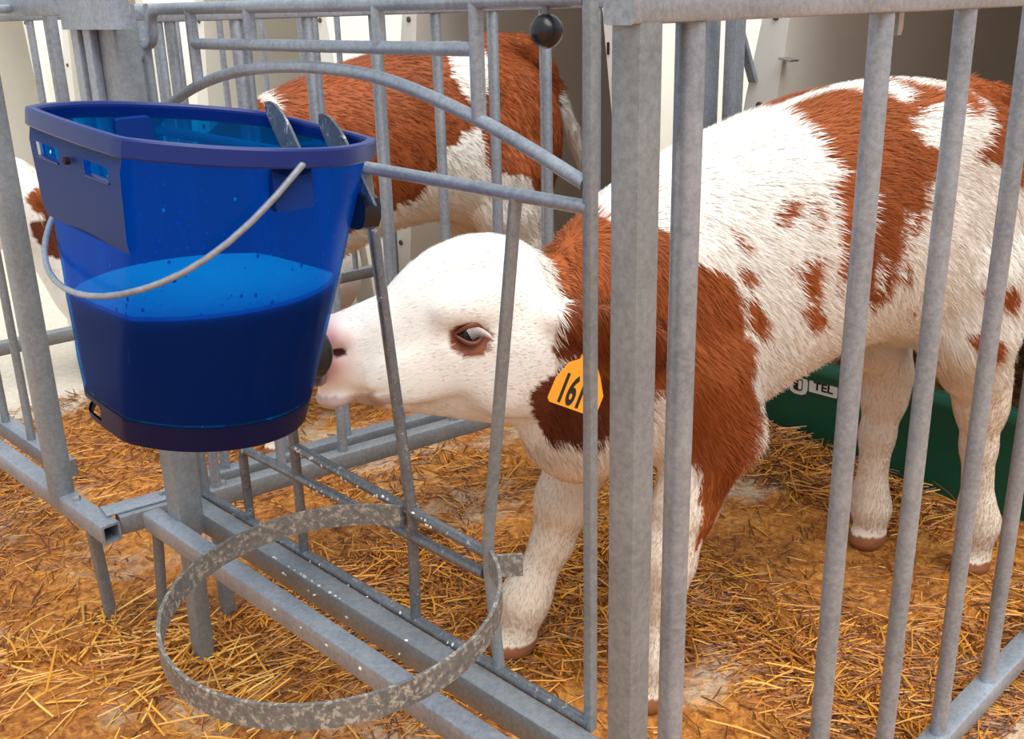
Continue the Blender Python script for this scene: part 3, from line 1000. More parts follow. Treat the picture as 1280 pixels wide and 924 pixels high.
def standing_calf(raised=False):
    f = Field((-1.04, -0.235, 0.0), (0.42, 0.235, 0.93), 0.0058)
    f.profile(TRUNK, 0.03, 2.25)
    for s in (1, -1):
        f.ell((-0.10, 0.085 * s, 0.56), (0.085, 0.055, 0.15), 0.05)          # shoulder
        f.ell((-0.69, 0.085 * s, 0.63), (0.115, 0.066, 0.17), 0.06)          # thigh
        f.ell((-0.58, 0.105 * s, 0.80), (0.05, 0.04, 0.05), 0.06)            # hip bone
    f.ell((0.01, 0, 0.44), (0.075, 0.06, 0.09), 0.05)                        # brisket
    # near (left) front leg, straight under the body
    leg(f, [((-0.125, 0.10, 0.52), 0.075), ((-0.155, 0.105, 0.43), 0.062), ((-0.105, 0.108, 0.32), 0.043), ((-0.078, 0.108, 0.255), 0.037),
            ((-0.076, 0.108, 0.235), 0.036), ((-0.072, 0.109, 0.19), 0.027), ((-0.068, 0.110, 0.11), 0.026), ((-0.064, 0.110, 0.085), 0.032), ((-0.055, 0.110, 0.045), 0.029)])
    f.ell((-0.048, 0.110, 0.022), (0.037, 0.031, 0.026), 0.012)
    # far (right) front leg, stepping forward
    leg(f, [((-0.085, -0.095, 0.50), 0.075), ((-0.09, -0.098, 0.42), 0.062), ((-0.055, -0.10, 0.32), 0.047), ((-0.032, -0.102, 0.27), 0.040),
            ((-0.027, -0.102, 0.25), 0.040), ((-0.010, -0.105, 0.19), 0.031), ((0.030, -0.108, 0.118), 0.032), ((0.042, -0.109, 0.095), 0.037), ((0.055, -0.11, 0.05), 0.033)])
    f.ell((0.066, -0.11, 0.024), (0.042, 0.034, 0.028), 0.012)
    # near hind leg, set back
    leg(f, [((-0.66, 0.095, 0.58), 0.10), ((-0.655, 0.105, 0.50), 0.078), ((-0.695, 0.098, 0.42), 0.053), ((-0.728, 0.092, 0.375), 0.043),
            ((-0.737, 0.091, 0.335), 0.039), ((-0.748, 0.088, 0.26), 0.027), ((-0.768, 0.085, 0.14), 0.027), ((-0.778, 0.084, 0.105), 0.034), ((-0.780, 0.083, 0.05), 0.029)])
    f.cone((-0.765, 0.092, 0.425), (-0.742, 0.091, 0.35), 0.018, 0.026, 0.02)
    f.ell((-0.775, 0.083, 0.023), (0.038, 0.032, 0.027), 0.012)
    # far hind leg
    leg(f, [((-0.65, -0.095, 0.58), 0.10), ((-0.635, -0.10, 0.49), 0.075), ((-0.67, -0.095, 0.41), 0.050), ((-0.708, -0.090, 0.345), 0.042),
            ((-0.705, -0.088, 0.30), 0.037), ((-0.693, -0.086, 0.23), 0.029), ((-0.688, -0.084, 0.12), 0.027), ((-0.692, -0.083, 0.085), 0.033), ((-0.694, -0.082, 0.045), 0.029)])
    f.cone((-0.745, -0.092, 0.39), (-0.715, -0.09, 0.32), 0.017, 0.024, 0.02)
    f.ell((-0.688, -0.081, 0.023), (0.038, 0.032, 0.027), 0.012)
    # tail
    if raised:
        leg(f, [((-0.68, 0, 0.868), 0.03), ((-0.76, 0, 0.862), 0.028), ((-0.825, 0, 0.810), 0.026), ((-0.856, 0, 0.752), 0.022), ((-0.905, 0, 0.652), 0.020), ((-0.955, 0, 0.538), 0.019), ((-0.99, 0, 0.44), 0.012)], 0.012)
    else:
        leg(f, [((-0.72, 0.0, 0.848), 0.022), ((-0.80, -0.01, 0.835), 0.021), ((-0.858, -0.02, 0.78), 0.020), ((-0.88, -0.025, 0.68), 0.017), ((-0.885, -0.03, 0.52), 0.020), ((-0.88, -0.03, 0.40), 0.010)], 0.012)
    ho = np.array((-0.09, 0, -0.10)) if raised else np.zeros(3)
    head_field(f, ho)
    add_ear(f, 1, ho + (0.084, 0.062, 0.622), ho + (-0.032, 0.158, 0.578), 0.043, 0.0095, (0.1, 0.25, 1))
    add_ear(f, -1, ho + (0.088, 0.058, 0.635), ho + (0.0, 0.165, 0.600), 0.036, 0.008, (0.3, 0, 1))
    return f.mesh()

def lying_calf():
    f = Field((-0.97, -0.30, -0.02), (0.42, 0.30, 0.76), 0.009)
    low = [(l - 0.02, t - 0.33, b_ - 0.355, w * 1.12) for l, t, b_, w in TRUNK if l < 0.06]
    f.profile(low, 0.03, 2.2)
    f.cone((-0.03, 0, 0.28), (0.09, 0, 0.52), 0.11, 0.075, 0.05)
    for s in (1, -1):
        f.ell((-0.66, 0.13 * s, 0.22), (0.15, 0.08, 0.15), 0.05)
        leg(f, [((-0.62, 0.17 * s, 0.18), 0.07), ((-0.50, 0.20 * s, 0.07), 0.045), ((-0.66, 0.21 * s, 0.05), 0.032), ((-0.50, 0.24 * s, 0.03), 0.024)])
        leg(f, [((-0.14, 0.10 * s, 0.2), 0.07), ((-0.14, 0.15 * s, 0.06), 0.045), ((-0.04, 0.15 * s, 0.055), 0.035), ((-0.16, 0.17 * s, 0.045), 0.024)])
    head_field(f, (0.0, 0, -0.071))
    add_ear(f, 1, (0.088, 0.058, 0.564), (0.02, 0.135, 0.484), 0.036, 0.009, (0.15, 0.25, 1))
    add_ear(f, -1, (0.088, 0.058, 0.564), (0.0, 0.165, 0.534), 0.036, 0.009, (0.3, 0, 1))
    return f.mesh()

def in_poly(x, z, poly):
    P = np.array(poly, float)
    ins = np.zeros(len(x), bool)
    j = len(P) - 1
    for i in range(len(P)):
        c = ((P[i, 1] > z) != (P[j, 1] > z)) & (x < (P[j, 0] - P[i, 0]) * (z - P[i, 1]) / (P[j, 1] - P[i, 1] + 1e-12) + P[i, 0])
        ins ^= c
        j = i
    return ins

WHITE = np.array(lin(248, 245, 238)[:3])
SHADE_STAIN = np.array(lin(226, 202, 172)[:3])
BROWN = np.array(lin(166, 88, 42)[:3])
DBROWN = np.array(lin(104, 52, 32)[:3])
PINK = np.array(lin(232, 176, 170)[:3])
HOOF = np.array(lin(150, 98, 66)[:3])

def warp(P, amp=0.012, f=28):
    """ragged edges for the coat patches"""
    a = vnoise(P[:, 0] * f + 11, P[:, 2] * f * 0.7 + 5, 21) - 0.5 + 0.5 * (vnoise(P[:, 0] * f * 2.7, P[:, 2] * f * 1.2, 22) - 0.5)
    b_ = vnoise(P[:, 0] * f + 3, P[:, 2] * f * 0.7 + 9, 23) - 0.5 + 0.5 * (vnoise(P[:, 0] * f * 2.7 + 7, P[:, 2] * f * 2, 24) - 0.5)
    return P[:, 0] + a * amp * 2, P[:, 2] + b_ * amp * 2.6


PATCH_A = [
    [(-0.293, 0.841), (-0.305, 0.868), (-0.371, 0.874), (-0.433, 0.872), (-0.501, 0.868), (-0.515, 0.86), (-0.465, 0.84), (-0.462, 0.818), (-0.475, 0.805), (-0.515, 0.796), (-0.50, 0.768), (-0.475, 0.739), (-0.450, 0.687), (-0.440, 0.626), (-0.41, 0.569), (-0.346, 0.6), (-0.327, 0.633), (-0.301, 0.629), (-0.32, 0.659), (-0.303, 0.693), (-0.291, 0.717), (-0.3, 0.747), (-0.331, 0.759), (-0.308, 0.786), (-0.312, 0.81), (-0.306, 0.827), (-0.319, 0.844)],
    [(-0.53, 0.874), (-0.60, 0.872), (-0.615, 0.865), (-0.60, 0.848), (-0.56, 0.842), (-0.51, 0.846), (-0.50, 0.858)],
    [(-0.66, 0.90), (-0.92, 0.90), (-0.92, 0.40), (-0.865, 0.40), (-0.862, 0.72), (-0.70, 0.728), (-0.66, 0.731), (-0.617, 0.756), (-0.572, 0.77), (-0.558, 0.791), (-0.602, 0.807), (-0.606, 0.83)],
    [(-0.226, 0.74), (-0.247, 0.745), (-0.261, 0.753), (-0.274, 0.727), (-0.256, 0.702), (-0.248, 0.722), (-0.224, 0.722)],
    [(-0.159, 0.715), (-0.168, 0.724), (-0.172, 0.696), (-0.162, 0.689)],
    [(-0.221, 0.661), (-0.245, 0.667), (-0.288, 0.667), (-0.317, 0.651), (-0.31, 0.605), (-0.282, 0.633), (-0.27, 0.612), (-0.256, 0.603), (-0.238, 0.636)],
    [(-0.157, 0.63), (-0.173, 0.639), (-0.187, 0.62), (-0.198, 0.585), (-0.19, 0.56), (-0.172, 0.579)],
    [(-0.226, 0.609), (-0.246, 0.606), (-0.298, 0.592), (-0.303, 0.571), (-0.261, 0.577), (-0.232, 0.588)],
    [(-0.15, 0.669), (-0.163, 0.664), (-0.159, 0.644), (-0.146, 0.649)],
    [(0.062, 0.675), (0.032, 0.70), (0.008, 0.725), (-0.019, 0.73), (-0.07, 0.722), (-0.078, 0.701), (-0.085, 0.69), (-0.1, 0.673), (-0.135, 0.662), (-0.143, 0.632), (-0.157, 0.59), (-0.172, 0.543), (-0.183, 0.508), (-0.18, 0.481), (-0.18, 0.437), (-0.165, 0.385), (-0.145, 0.335), (-0.125, 0.275), (-0.105, 0.268), (-0.10, 0.40), (-0.061, 0.499), (-0.022, 0.512), (0.019, 0.518), (0.05, 0.534), (0.073, 0.609)],
    [(-0.600, 0.579), (-0.630, 0.587), (-0.653, 0.559), (-0.640, 0.531), (-0.612, 0.547)],
    [(-0.590, 0.514), (-0.614, 0.515), (-0.647, 0.474), (-0.631, 0.457), (-0.603, 0.478)],
    [(-0.459, 0.568), (-0.491, 0.573), (-0.506, 0.536), (-0.477, 0.531)],
    [(-0.727, 0.446), (-0.776, 0.435), (-0.783, 0.401), (-0.741, 0.413)]
]
JAW_A = [(0.12, 0.515), (0.103, 0.534), (0.076, 0.545), (0.02, 0.54), (-0.03, 0.50), (-0.034, 0.461), (-0.011, 0.445), (0.035, 0.440), (0.074, 0.438), (0.109, 0.48)]
EAR_SEGS = (((0.074, 0.078, 0.618), (-0.032, 0.158, 0.578)), ((0.080, -0.070, 0.630), (0.0, -0.165, 0.60)))

def near_ear(P, segs=EAR_SEGS, rad=0.046, dz=0.0):
    out = np.zeros(len(P), bool)
    for a, b_ in segs:
        a, b_ = np.array(a), np.array(b_)
        a, b_ = a + (0, 0, dz), b_ + (0, 0, dz)
        v = b_ - a
        t = ((P - a) @ v) / v.dot(v)
        d = np.linalg.norm(P - a - np.clip(t, 0, 1)[:, None] * v, axis=1)
        out |= (d < rad) & (t > -0.02) & (np.abs(P[:, 1]) > 0.072)
    return out

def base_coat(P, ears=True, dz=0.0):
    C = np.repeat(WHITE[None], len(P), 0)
    t = np.clip((0.46 - P[:, 2]) / 0.10, 0, 1)[:, None] * 0.55  # lower coat turns cream: shade and warm bounce painted in, partly stain
    return C * (1 - t) + SHADE_STAIN * t

def finish(C, P, dz=0.0):
    L, W, Z = P[:, 0], P[:, 1], P[:, 2] - dz
    t = np.clip((L - 0.335 - 0.4 * np.clip(0.60 - Z, 0, 0.1)) / 0.035, 0, 1) * np.clip((Z - 0.54) / 0.05, 0, 1) * (0.65 + 0.5 * vnoise(L * 90, Z * 90, 90))
    t = np.clip(t, 0, 1)
    C = C * (1 - t[:, None]) + PINK * t[:, None]
    dark = (np.hypot((L - 0.361) / 0.0105, (Z - 0.611) / 0.006) < 1) & (np.abs(W) > 0.017)
    C[dark] = np.array(lin(70, 34, 34)[:3])
    lip = (L > 0.30) & (Z < 0.553)
    C[lip] = C[lip] * 0.45 + np.array(lin(150, 100, 92)[:3]) * 0.55
    C[P[:, 2] < 0.036] = HOOF * (0.8 + 0.4 * vnoise(P[P[:, 2] < 0.036][:, 0] * 60, P[P[:, 2] < 0.036][:, 2] * 150, 95))[:, None]
    return C

def coat_spotted(P):
    P = np.asarray(P)
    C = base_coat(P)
    x, z = warp(P)
    x1, z1 = warp(P, 0.007)
    br = np.zeros(len(P), bool)
    trunk = P[:, 0] < 0.085
    for k, poly in enumerate(PATCH_A):
        br |= in_poly(x, z, poly) & trunk & (np.abs(P[:, 1]) > (0.0 if k not in (0,) else 0.012))
    br &= ~((P[:, 1] < -0.03) & (P[:, 2] < 0.40))
    # pale tufts run down through the patches of the flank
    st = vnoise(P[:, 0] * 70 + 3 * P[:, 2], P[:, 2] * 11, 41)
    br &= ~((st > 0.80 - 0.5 * np.clip((0.74 - P[:, 2]) / 0.2, 0, 0.5)) & (P[:, 0] < -0.20) & (P[:, 0] > -0.50) & (P[:, 2] < 0.76))
    tone = (0.82 + 0.36 * vnoise(P[:, 0] * 16, P[:, 2] * 12, 42))[:, None]
    C[br] = (BROWN * tone)[br]
    jaw = in_poly(x1, z1, JAW_A) & (P[:, 1] > 0) & (P[:, 0] > -0.03)
    C[jaw] = DBROWN
    er = near_ear(P)
    C[er] = (DBROWN * 0.6 + BROWN * 0.4)
    ex, ez = (x1 - 0.199) / 0.027, (z1 - 0.607) / 0.020
    ring = (ex * ex + ez * ez < 1) & (np.abs(P[:, 1]) > 0.03)
    C[ring] = np.array(lin(150, 92, 70)[:3])
    return finish(C, P)

PATCH_B = [
    [(-0.549, 0.92), (-0.645, 0.92), (-0.56, 0.75), (-0.522, 0.778), (-0.508, 0.824)],
    [(-0.557, 0.712), (-0.567, 0.601), (-0.68, 0.582), (-0.695, 0.534), (-0.87, 0.468), (-0.9, 0.0), (0.2, 0.0), (0.1, 0.40), (-0.228, 0.45), (-0.224, 0.495), (-0.298, 0.531), (-0.412, 0.559), (-0.443, 0.635), (-0.52, 0.70)],
    [(-0.095, 0.83), (-0.137, 0.82), (-0.138, 0.765), (-0.11, 0.772)],
    [(-0.845, 0.76), (-1.1, 0.80), (-1.1, 0.30), (-0.88, 0.40), (-0.862, 0.66)],
]
def coat_brown(P):
    P = np.asarray(P)
    x, z = warp(P, 0.010)
    wh = np.zeros(len(P), bool)
    for poly in PATCH_B:
        wh |= in_poly(x, z, poly)
    wh |= (P[:, 0] > 0.12) | (P[:, 2] < 0.47)
    tone = (0.8 + 0.36 * vnoise(P[:, 0] * 14, P[:, 2] * 10, 52))[:, None]
    C = BROWN * np.array((0.82, 0.78, 0.85)) * tone
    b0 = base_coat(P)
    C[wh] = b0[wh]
    C[near_ear(P - (-0.09, 0, -0.10))] = DBROWN
    return finish(C, P - (-0.09, 0, 0), -0.10)

def coat_head(P):
    P = np.asarray(P)
    C = base_coat(P)
    C[:] = WHITE
    x, z = warp(P, 0.008)
    br = (x < -0.03) & (x > -0.28) & (z > 0.12)
    br |= in_poly(x, z, [(0.11, 0.47), (0.03, 0.50), (-0.05, 0.50), (-0.05, 0.36), (0.09, 0.38)])
    C[br] = DBROWN
    segs = (((0.080, 0.070, 0.561), (0.02, 0.135, 0.484)), ((0.080, -0.070, 0.564), (0.0, -0.165, 0.534)))
    C[near_ear(P, segs, 0.042)] = BROWN * 0.85
    st = (vnoise(P[:, 0] * 40, P[:, 2] * 40, 61) > 0.72) & (P[:, 2] > 0.60)
    C[st] = np.array(lin(222, 190, 140)[:3])
    return finish(C, P, -0.071)


def flow(P, N):
    """lie of the hair"""
    L, Z = P[:, 0], P[:, 2]
    d = np.zeros_like(P)
    head = L > 0.09
    legs = (Z < 0.40) & ~head
    d[:, 0] = np.where(head, -1.0, np.where(legs, 0.12, -0.75))
    d[:, 2] = np.where(head, 0.15 - 0.5 * (Z < 0.54), np.where(legs, -1.0, -0.25 - 0.9 * np.clip((0.84 - Z) / 0.2, 0, 1)))
    sw = vnoise(L * 9 + 40, Z * 9 + P[:, 1] * 5, 31) - 0.5
    d[:, 0] += sw * 1.1 * ~legs * np.where(head, 0.3, 1)
    d[:, 2] += (vnoise(L * 8 + 80, Z * 8, 32) - 0.5) * 0.7 * ~legs
    d -= N * (d * N).sum(1, keepdims=True)
    return d / (np.linalg.norm(d, axis=1, keepdims=True) + 1e-9)

m, nt, b = new_mat('calf_coat')
at_ = node(nt, 'ShaderNodeAttribute', attribute_name='coat')
nt.links.new(at_.outputs['Color'], b.inputs['Base Color'])
b.inputs['Roughness'].default_value = 0.62
b.inputs['Specular IOR Level'].default_value = 0.25
M['coat'] = m
M['eye'] = plain('dark_wet_eye', lin(22, 24, 30), 0.04)
M['lash'] = plain('pale_lash', lin(214, 204, 196), 0.6)
M['lid'] = plain('brown_eyelid', lin(120, 62, 44), 0.5)

def skin(name, V, F, cols, parent, loc, rotz, scale=1.0):
    me = bpy.data.meshes.new(name)
    me.vertices.add(len(V))
    me.vertices.foreach_set('co', np.asarray(V, np.float32).ravel())
    nf, k = F.shape
    me.loops.add(nf * k)
    me.loops.foreach_set('vertex_index', F.astype(np.int32).ravel())
    me.polygons.add(nf)
    me.polygons.foreach_set('loop_start', np.arange(0, nf * k, k, dtype=np.int32))
    me.update(calc_edges=True)
    me.polygons.foreach_set('use_smooth', [True] * nf)
    ca = me.color_attributes.new('coat', 'FLOAT_COLOR', 'POINT')
    ca.data.foreach_set('color', np.concatenate([cols, np.ones((len(cols), 1))], 1).astype(np.float32).ravel())
    me.materials.append(M['coat'])
    o = bpy.data.objects.new(name, me)
    COL.objects.link(o)
    if parent is not None:
        o.parent = parent
    return o

def laplace(V, F, it=2, lam=0.5):
    e = np.concatenate([F[:, [i, (i + 1) % 4]] for i in range(4)])
    for _ in range(it):
        s = np.zeros_like(V)
        c = np.zeros(len(V))
        np.add.at(s, e[:, 0], V[e[:, 1]])
        np.add.at(c, e[:, 0], 1)
        V = V + lam * (s / np.maximum(c, 1)[:, None] - V)
    return V

def vnormals(V, F):
    fn = np.cross(V[F[:, 2]] - V[F[:, 0]], V[F[:, 3]] - V[F[:, 1]])
    N = np.zeros_like(V)
    for i in range(4):
        np.add.at(N, F[:, i], fn)
    return N / (np.linalg.norm(N, axis=1, keepdims=True) + 1e-12), np.linalg.norm(fn, axis=1)

def fur(V, F, N, area, coat, count, parent, seed, width=0.0011, scale=1.0, bald=None):
    r_ = np.random.default_rng(seed)
    fi = r_.choice(len(F), count, p=area / area.sum())
    u, v = r_.random(count)[:, None], r_.random(count)[:, None]
    q = F[fi]
    w4 = [(1 - u) * (1 - v), u * (1 - v), u * v, (1 - u) * v]
    P = sum(w4[i] * V[q[:, i]] for i in range(4))
    n = sum(w4[i] * N[q[:, i]] for i in range(4))
    n /= np.linalg.norm(n, axis=1, keepdims=True)
    keep = P[:, 2] > 0.045
    keep &= ~((P[:, 0] > 0.345) & (P[:, 2] > 0.53))                # bare muzzle
    if bald is not None:
        keep &= ~bald(P)
    P, n = P[keep], n[keep]
    k = len(P)
    ln = np.full(k, 0.021)
    head = P[:, 0] > 0.09
    ln[head] = 0.0075
    poll = head & (P[:, 2] > 0.69)
    ln[poll] = 0.013
    ln[(P[:, 2] < 0.40) & ~head] = 0.009
    belly = (P[:, 2] < 0.50) & (P[:, 2] > 0.36) & (P[:, 0] < -0.10) & (P[:, 0] > -0.62)
    ln[belly] = 0.029
    ln *= (0.7 + 0.6 * r_.random(k)) * scale
    d = flow(P, n)
    side = np.cross(n, d)
    d = d + side * (r_.random((k, 1)) - 0.5) * 0.5
    d /= np.linalg.norm(d, axis=1, keepdims=True)
    lift = (0.14 + 0.20 * r_.random((k, 1)))
    short = head | (P[:, 2] < 0.40)
    lift[short] *= 0.6
    h = d + n * lift
    wdt = width * (0.7 + 0.6 * r_.random((k, 1))) * np.where(head, 0.75, 1.0)[:, None]
    l1 = ln[:, None]
    root = P - n * 0.001
    mid = P + h * l1 * 0.55
    tip = P + (h + d * 0.25 - n * 0.12) * l1 * 0.95
    VV = np.stack([root - side * wdt * 0.5, root + side * wdt * 0.5, mid - side * wdt * 0.42, mid + side * wdt * 0.42, tip], 1).reshape(-1, 3)
    b5 = np.arange(k)[:, None] * 5
    T = np.concatenate([b5 + [0, 3, 1], b5 + [0, 2, 3], b5 + [2, 4, 3]])
    c = coat(P) * (0.90 + 0.18 * r_.random((k, 1)))
    cols = np.repeat(np.clip(c, 0, 1), 5, 0)
    o = skin('fur', VV, T, cols, parent, None, 0)
    nn = np.repeat(n * 0.9 + d * 0.25 + side * (r_.random((k, 1)) - 0.5) * 0.7, 5, 0)
    nn /= np.linalg.norm(nn, axis=1, keepdims=True)
    o.data.normals_split_custom_set_from_vertices(nn.astype(np.float32))
    o['kind'] = 'stuff'
    return o

def eye(parent, s, o=(0, 0, 0)):
    c = Vector((0.197 + o[0], s * (0.053 + o[1]), 0.616 + o[2]))
    V, F = [], []
    for i in range(11):
        th = math.pi * i / 10
        for k in range(20):
            a = 2 * math.pi * k / 20
            V.append(c + Vector((0.0175 * math.sin(th) * math.cos(a), 0.0155 * math.cos(th) * s, 0.0150 * math.sin(th) * math.sin(a))))
    for i in range(10):
        for k in range(20):
            F.append((i * 20 + k, i * 20 + (k + 1) % 20, (i + 1) * 20 + (k + 1) % 20, (i + 1) * 20 + k))
    e = local_mk('eye', V, F, 'eye', parent)
    for nm, sg, dz, rr in (('upper_lid', 1, 0.011, 0.0036), ('lower_lid', -1, -0.010, 0.0032)):
        P = []
        for k in range(13):
            t = k / 12
            P.append(c + Vector((0.021 - 0.042 * t, s * (0.0135 - 0.012 * (2 * t - 1) ** 2), dz * math.sin(math.pi * t) * 1.15 - 0.002 * (t - 0.5))))
        V, F = tube_geo(P, [0.0018 + (rr - 0.0018) * math.sin(math.pi * k / 12) for k in range(13)], 8)
        local_mk(nm, V, F, 'lid', e)
    V, F = [], []
    for k in range(22):
        t = 0.28 + 0.70 * k / 21
        p = c + Vector((0.021 - 0.042 * t, s * 0.0150, 0.0115 * math.sin(math.pi * t) - 0.001))
        q = p + Vector((-0.004 - 0.004 * t, s * 0.007, -0.013))
        i0 = len(V)
        V += [p + Vector((0.0005, 0, 0)), p - Vector((0.0005, 0, 0)), q]
        F.append((i0, i0 + 1, i0 + 2))
    local_mk('eyelashes', V, F, 'lash', e)
    return e

def local_mk(name, V, F, mat, parent):
    o = mk(name, V, F, mat, None)
    o.parent = parent
    return o

SV, SF = standing_calf()
SV = laplace(SV, SF, 2, 0.4)
SN, SA = vnormals(SV, SF)
TV, TF = standing_calf(True)
TV = laplace(TV, TF, 2, 0.4)
TN, TA = vnormals(TV, TF)
LV, LF = lying_calf()
LV = laplace(LV, LF, 2, 0.4)
LN, LA = vnormals(LV, LF)

def calf(label, V, F, N, A, coat, loc, heading, nfur, seed, scale=1.0, eo=(0, 0, 0), fs=1.0, fw=0.0011):
    bodyo = t = tag(skin('calf', V, F, coat(V), None, None, 0), label, 'calf')
    t.location = loc
    t.rotation_euler = (0, 0, heading)
    t.scale = (scale,) * 3
    if nfur:
        fur(V, F, N, A, coat, nfur, bodyo, seed, width=fw, scale=fs)
    for s in (1, -1):
        eye(bodyo, s, eo)
    return t, bodyo

HD = math.atan2(0.209, -0.712)
c1, b1 = calf('white calf with brown patches and numbered orange ear tag, sucking at the bucket', SV, SF, SN, SA, coat_spotted, (0.341, 0.479, -0.006), HD, 130000, 3)
c2, b2 = calf('mostly brown calf with white flank band and raised tail, standing behind the divider', TV, TF, TN, TA, coat_brown, (1.17 + 0.70 * math.cos(R(165)) * 1.04, 1.50 + 0.70 * math.sin(R(165)) * 1.04, -0.006), R(165), 40000, 4, 1.04, (-0.09, 0, -0.10), fw=0.0016)
c3, b3 = calf('calf with white head, brown ears and cheek, lying beyond the farther divider fence', LV, LF, LN, LA, coat_head, (0.43, 2.46, -0.004), R(170), 12000, 5, 1.0, (0, 0, -0.071), fw=0.002)

# -- ear tag in the spotted calf's left ear
M['tag'] = plain('orange_tag_plastic', lin(245, 160, 40), 0.4)
def ear_tag(parent):
    # calf axes; the plate hangs in front of the ear, facing outwards, turned 25 degrees
    ang = R(-27)
    px = Vector((-math.cos(ang), 0.16, math.sin(ang))).normalized()      # along the number
    nrm = Vector((0.12, 1.0, 0.12))
    nrm = (nrm - px * nrm.dot(px)).normalized()
    py = nrm.cross(px).normalized()
    if py.z < 0:
        py = -py
    c = Vector((0.088, 0.135, 0.545))
    out = [(-0.031, -0.027), (0.031, -0.027), (0.037, -0.020), (0.037, 0.002), (0.024, 0.022), (0.012, 0.036), (0.009, 0.047), (-0.009, 0.047), (-0.012, 0.036), (-0.024, 0.028), (-0.034, 0.004), (-0.035, -0.023)]
    n = len(out)
    V = [c + px * x + py * y + nrm * d for d in (0.0, 0.0018) for x, y in out]
    F = [(k, (k + 1) % n, n + (k + 1) % n, n + k) for k in range(n)] + [tuple(range(n)), tuple(range(n, 2 * n))]
    t = local_mk('ear_tag', V, F, 'tag', parent)
    t['label'] = 'orange ear tag numbered 1619'
    mw = Matrix((( px.x, py.x, nrm.x, 0), (px.y, py.y, nrm.y, 0), (px.z, py.z, nrm.z, 0), (0, 0, 0, 1)))
    o = text_mesh('tag_number', '1619', 0.052, 'black_print', Matrix.Translation(c + nrm * 0.0022 - py * 0.0065) @ mw, None, 0.0003, 0.0014, 0.50)
    o.parent = t
    V, F = tube_geo([c + py * 0.038 + nrm * -0.035 + px * 0.012, c + py * 0.038 + nrm * 0.0035], 0.007, 12)
    local_mk('tag_stud', V, F, 'tag', t)
    return t
ear_tag(b1)

# ------------------------------------------------------------------ straw
m, nt, b = new_mat('straw')
at_ = node(nt, 'ShaderNodeAttribute', attribute_name='coat')
nt.links.new(at_.outputs['Color'], b.inputs['Base Color'])
b.inputs['Roughness'].default_value = 0.45
M['straw'] = m

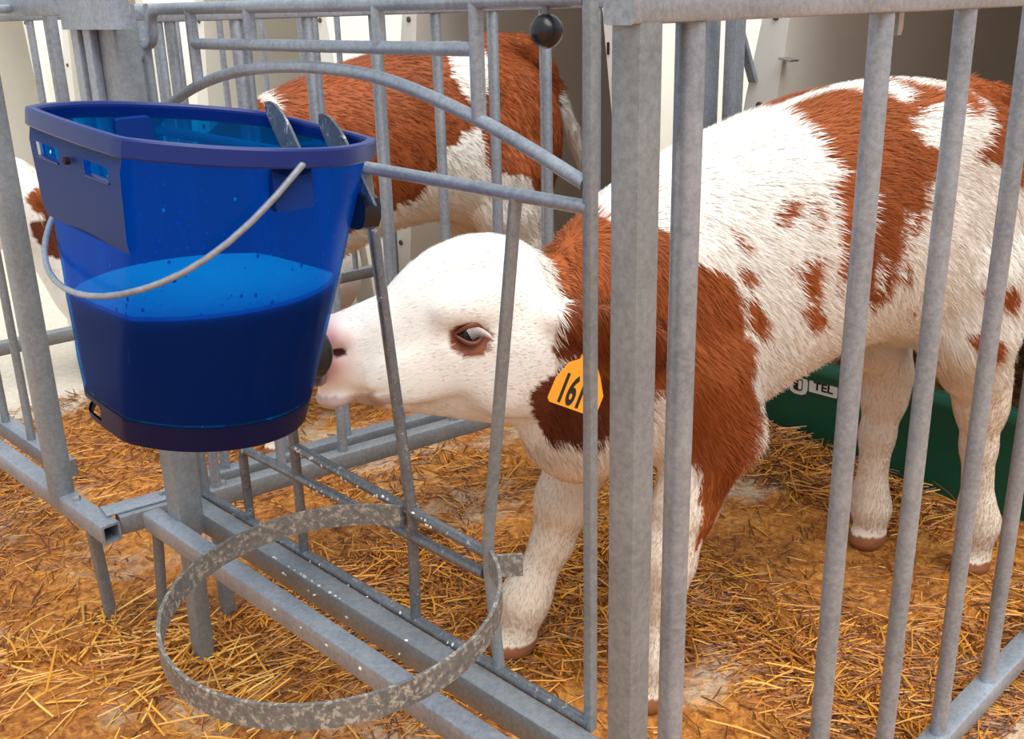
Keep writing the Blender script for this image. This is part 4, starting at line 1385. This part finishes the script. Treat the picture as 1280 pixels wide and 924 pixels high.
def straw(name, label, zones, seed):
    r_ = np.random.default_rng(seed)
    Ps, Ds, Ls, Ws, Cs, Hs = [], [], [], [], [], []
    for (n, x0, x1, y0, y1, lmin, lmax, w, lift, pal, fn) in zones:
        x, y = x0 + (x1 - x0) * r_.random(n), y0 + (y1 - y0) * r_.random(n)
        dens = fn(x, y)
        k = r_.random(n) < dens
        x, y = x[k], y[k]
        n = len(x)
        a = r_.random(n) * math.pi * 2
        clump = vnoise(x * 6 + 50, y * 6 + 50, seed + 1) * math.pi * 2
        a = np.where(r_.random(n) < 0.45, clump + (r_.random(n) - 0.5) * 0.9, a)
        tilt = (r_.random(n) - 0.5) * 0.36
        Ds.append(np.stack([np.cos(a) * np.cos(tilt), np.sin(a) * np.cos(tilt), np.sin(tilt)], 1))
        l = lmin + (lmax - lmin) * r_.random(n) ** 1.8
        Ls.append(l)
        Ws.append(w * (0.6 + 0.8 * r_.random(n)))
        z = ground_z(x, y) + np.abs(np.sin(tilt)) * l * 0.5 + 0.001 + r_.random(n) ** 2 * lift
        Ps.append(np.stack([x, y, z], 1))
        pc = np.array([lin(*c)[:3] for c in pal])
        Cs.append(pc[r_.integers(0, len(pc), n)] * (0.75 + 0.5 * r_.random((n, 1))))
    P, D, L, W, Cc = (np.concatenate(v) for v in (Ps, Ds, Ls, Ws, Cs))
    n = len(P)
    up = np.tile((0, 0, 1.0), (n, 1))
    S = np.cross(D, up)
    S /= np.linalg.norm(S, axis=1, keepdims=True)
    U = np.cross(S, D)
    bendv = S * ((r_.random((n, 1)) - 0.5) * 0.22) + U * (r_.random((n, 1)) * 0.05)
    V = []
    for t in (-0.5, 0.0, 0.5):
        c = P + D * (L * t)[:, None] + bendv * (L * (1 - 4 * t * t))[:, None] * 0.5
        wd = (W * 0.5 * (1.0 if t == 0 else 0.8))[:, None]
        V += [c - S * wd - U * wd * 0.2, c + U * wd * 0.75, c + S * wd - U * wd * 0.2]
    V = np.stack(V, 1)
    X, Y, Z = V[..., 0], V[..., 1], V[..., 2]
    bad = (X > 1.304) & (X < 1.348) & (Y > -0.03) & (Y < 0.86) & (Z < 0.225)          # the green board
    for yc in (0.415, 1.608, 2.80):
        off = np.abs(Y - yc)
        bad |= (X > 1.284) & (off > 0.462 - 0.13 * Z) & (off < 0.60)                  # hutch flanges and walls
    ok = ~bad.any(1)
    V, Cc = V[ok].reshape(-1, 3), Cc[ok]
    n = int(ok.sum())
    b9 = np.arange(n)[:, None] * 9
    F = []
    for i in (0, 3):
        for k in range(3):
            k2 = (k + 1) % 3
            F.append(b9 + [i + k, i + k2, i + 3 + k2, i + 3 + k])
    F = np.concatenate(F)
    o = skin(name, V, F, np.repeat(np.clip(Cc, 0, 1), 9, 0), None, None, 0)
    o.data.materials.clear()
    o.data.materials.append(M['straw'])
    o.data.polygons.foreach_set('use_smooth', [False] * len(o.data.polygons))
    tag(o, label, 'straw')
    o['kind'] = 'stuff'
    return o

GOLD = [(222, 158, 52), (204, 134, 38), (232, 176, 76), (180, 110, 32), (236, 190, 100), (150, 88, 26)]
WET = [(196, 122, 34), (168, 96, 26), (212, 142, 46), (112, 62, 20), (224, 162, 64), (140, 80, 24), (92, 50, 18)]
AMBER = [(214, 146, 42), (188, 116, 28), (226, 162, 58), (156, 92, 24)]
DULL = [(128, 94, 50), (104, 74, 40), (150, 116, 66), (90, 62, 34)]
one = lambda x, y: np.ones_like(x)
patchy = lambda x, y: np.clip((vnoise(x * 3.2 + 7, y * 3.2 + 2, 70) - 0.28) * 2.4, 0.06, 1)
def not_hutch(x, y):
    return np.where((x > 1.30) & (x < 1.36) & (y > -0.05) & (y < 0.88), 0.0, patchy(x, y))
straw('straw_bedding', 'loose golden straw bedding scattered over the pen floor', [
    (48000, 0.0, 1.31, -0.05, 1.05, 0.010, 0.055, 0.0021, 0.008, WET, patchy),
    (3600, 0.0, 1.31, 0.0, 1.05, 0.03, 0.10, 0.0030, 0.014, AMBER, patchy),
    (9000, -0.05, 1.30, 1.05, 2.35, 0.015, 0.07, 0.0026, 0.008, WET, patchy),
    (22000, -0.62, 0.0, -0.25, 2.2, 0.012, 0.06, 0.0022, 0.006, WET, patchy),
    (7000, -0.60, 0.0, -0.1, 1.25, 0.04, 0.14, 0.0032, 0.016, GOLD, patchy),
    (1500, 1.08, 1.305, 0.30, 1.0, 0.03, 0.10, 0.0028, 0.03, WET, one),
    (5000, 1.36, 2.3, -0.05, 0.9, 0.03, 0.10, 0.003, 0.03, DULL, one),
    (3000, 1.36, 2.2, 1.2, 2.0, 0.03, 0.10, 0.003, 0.03, DULL, one),
], 11)
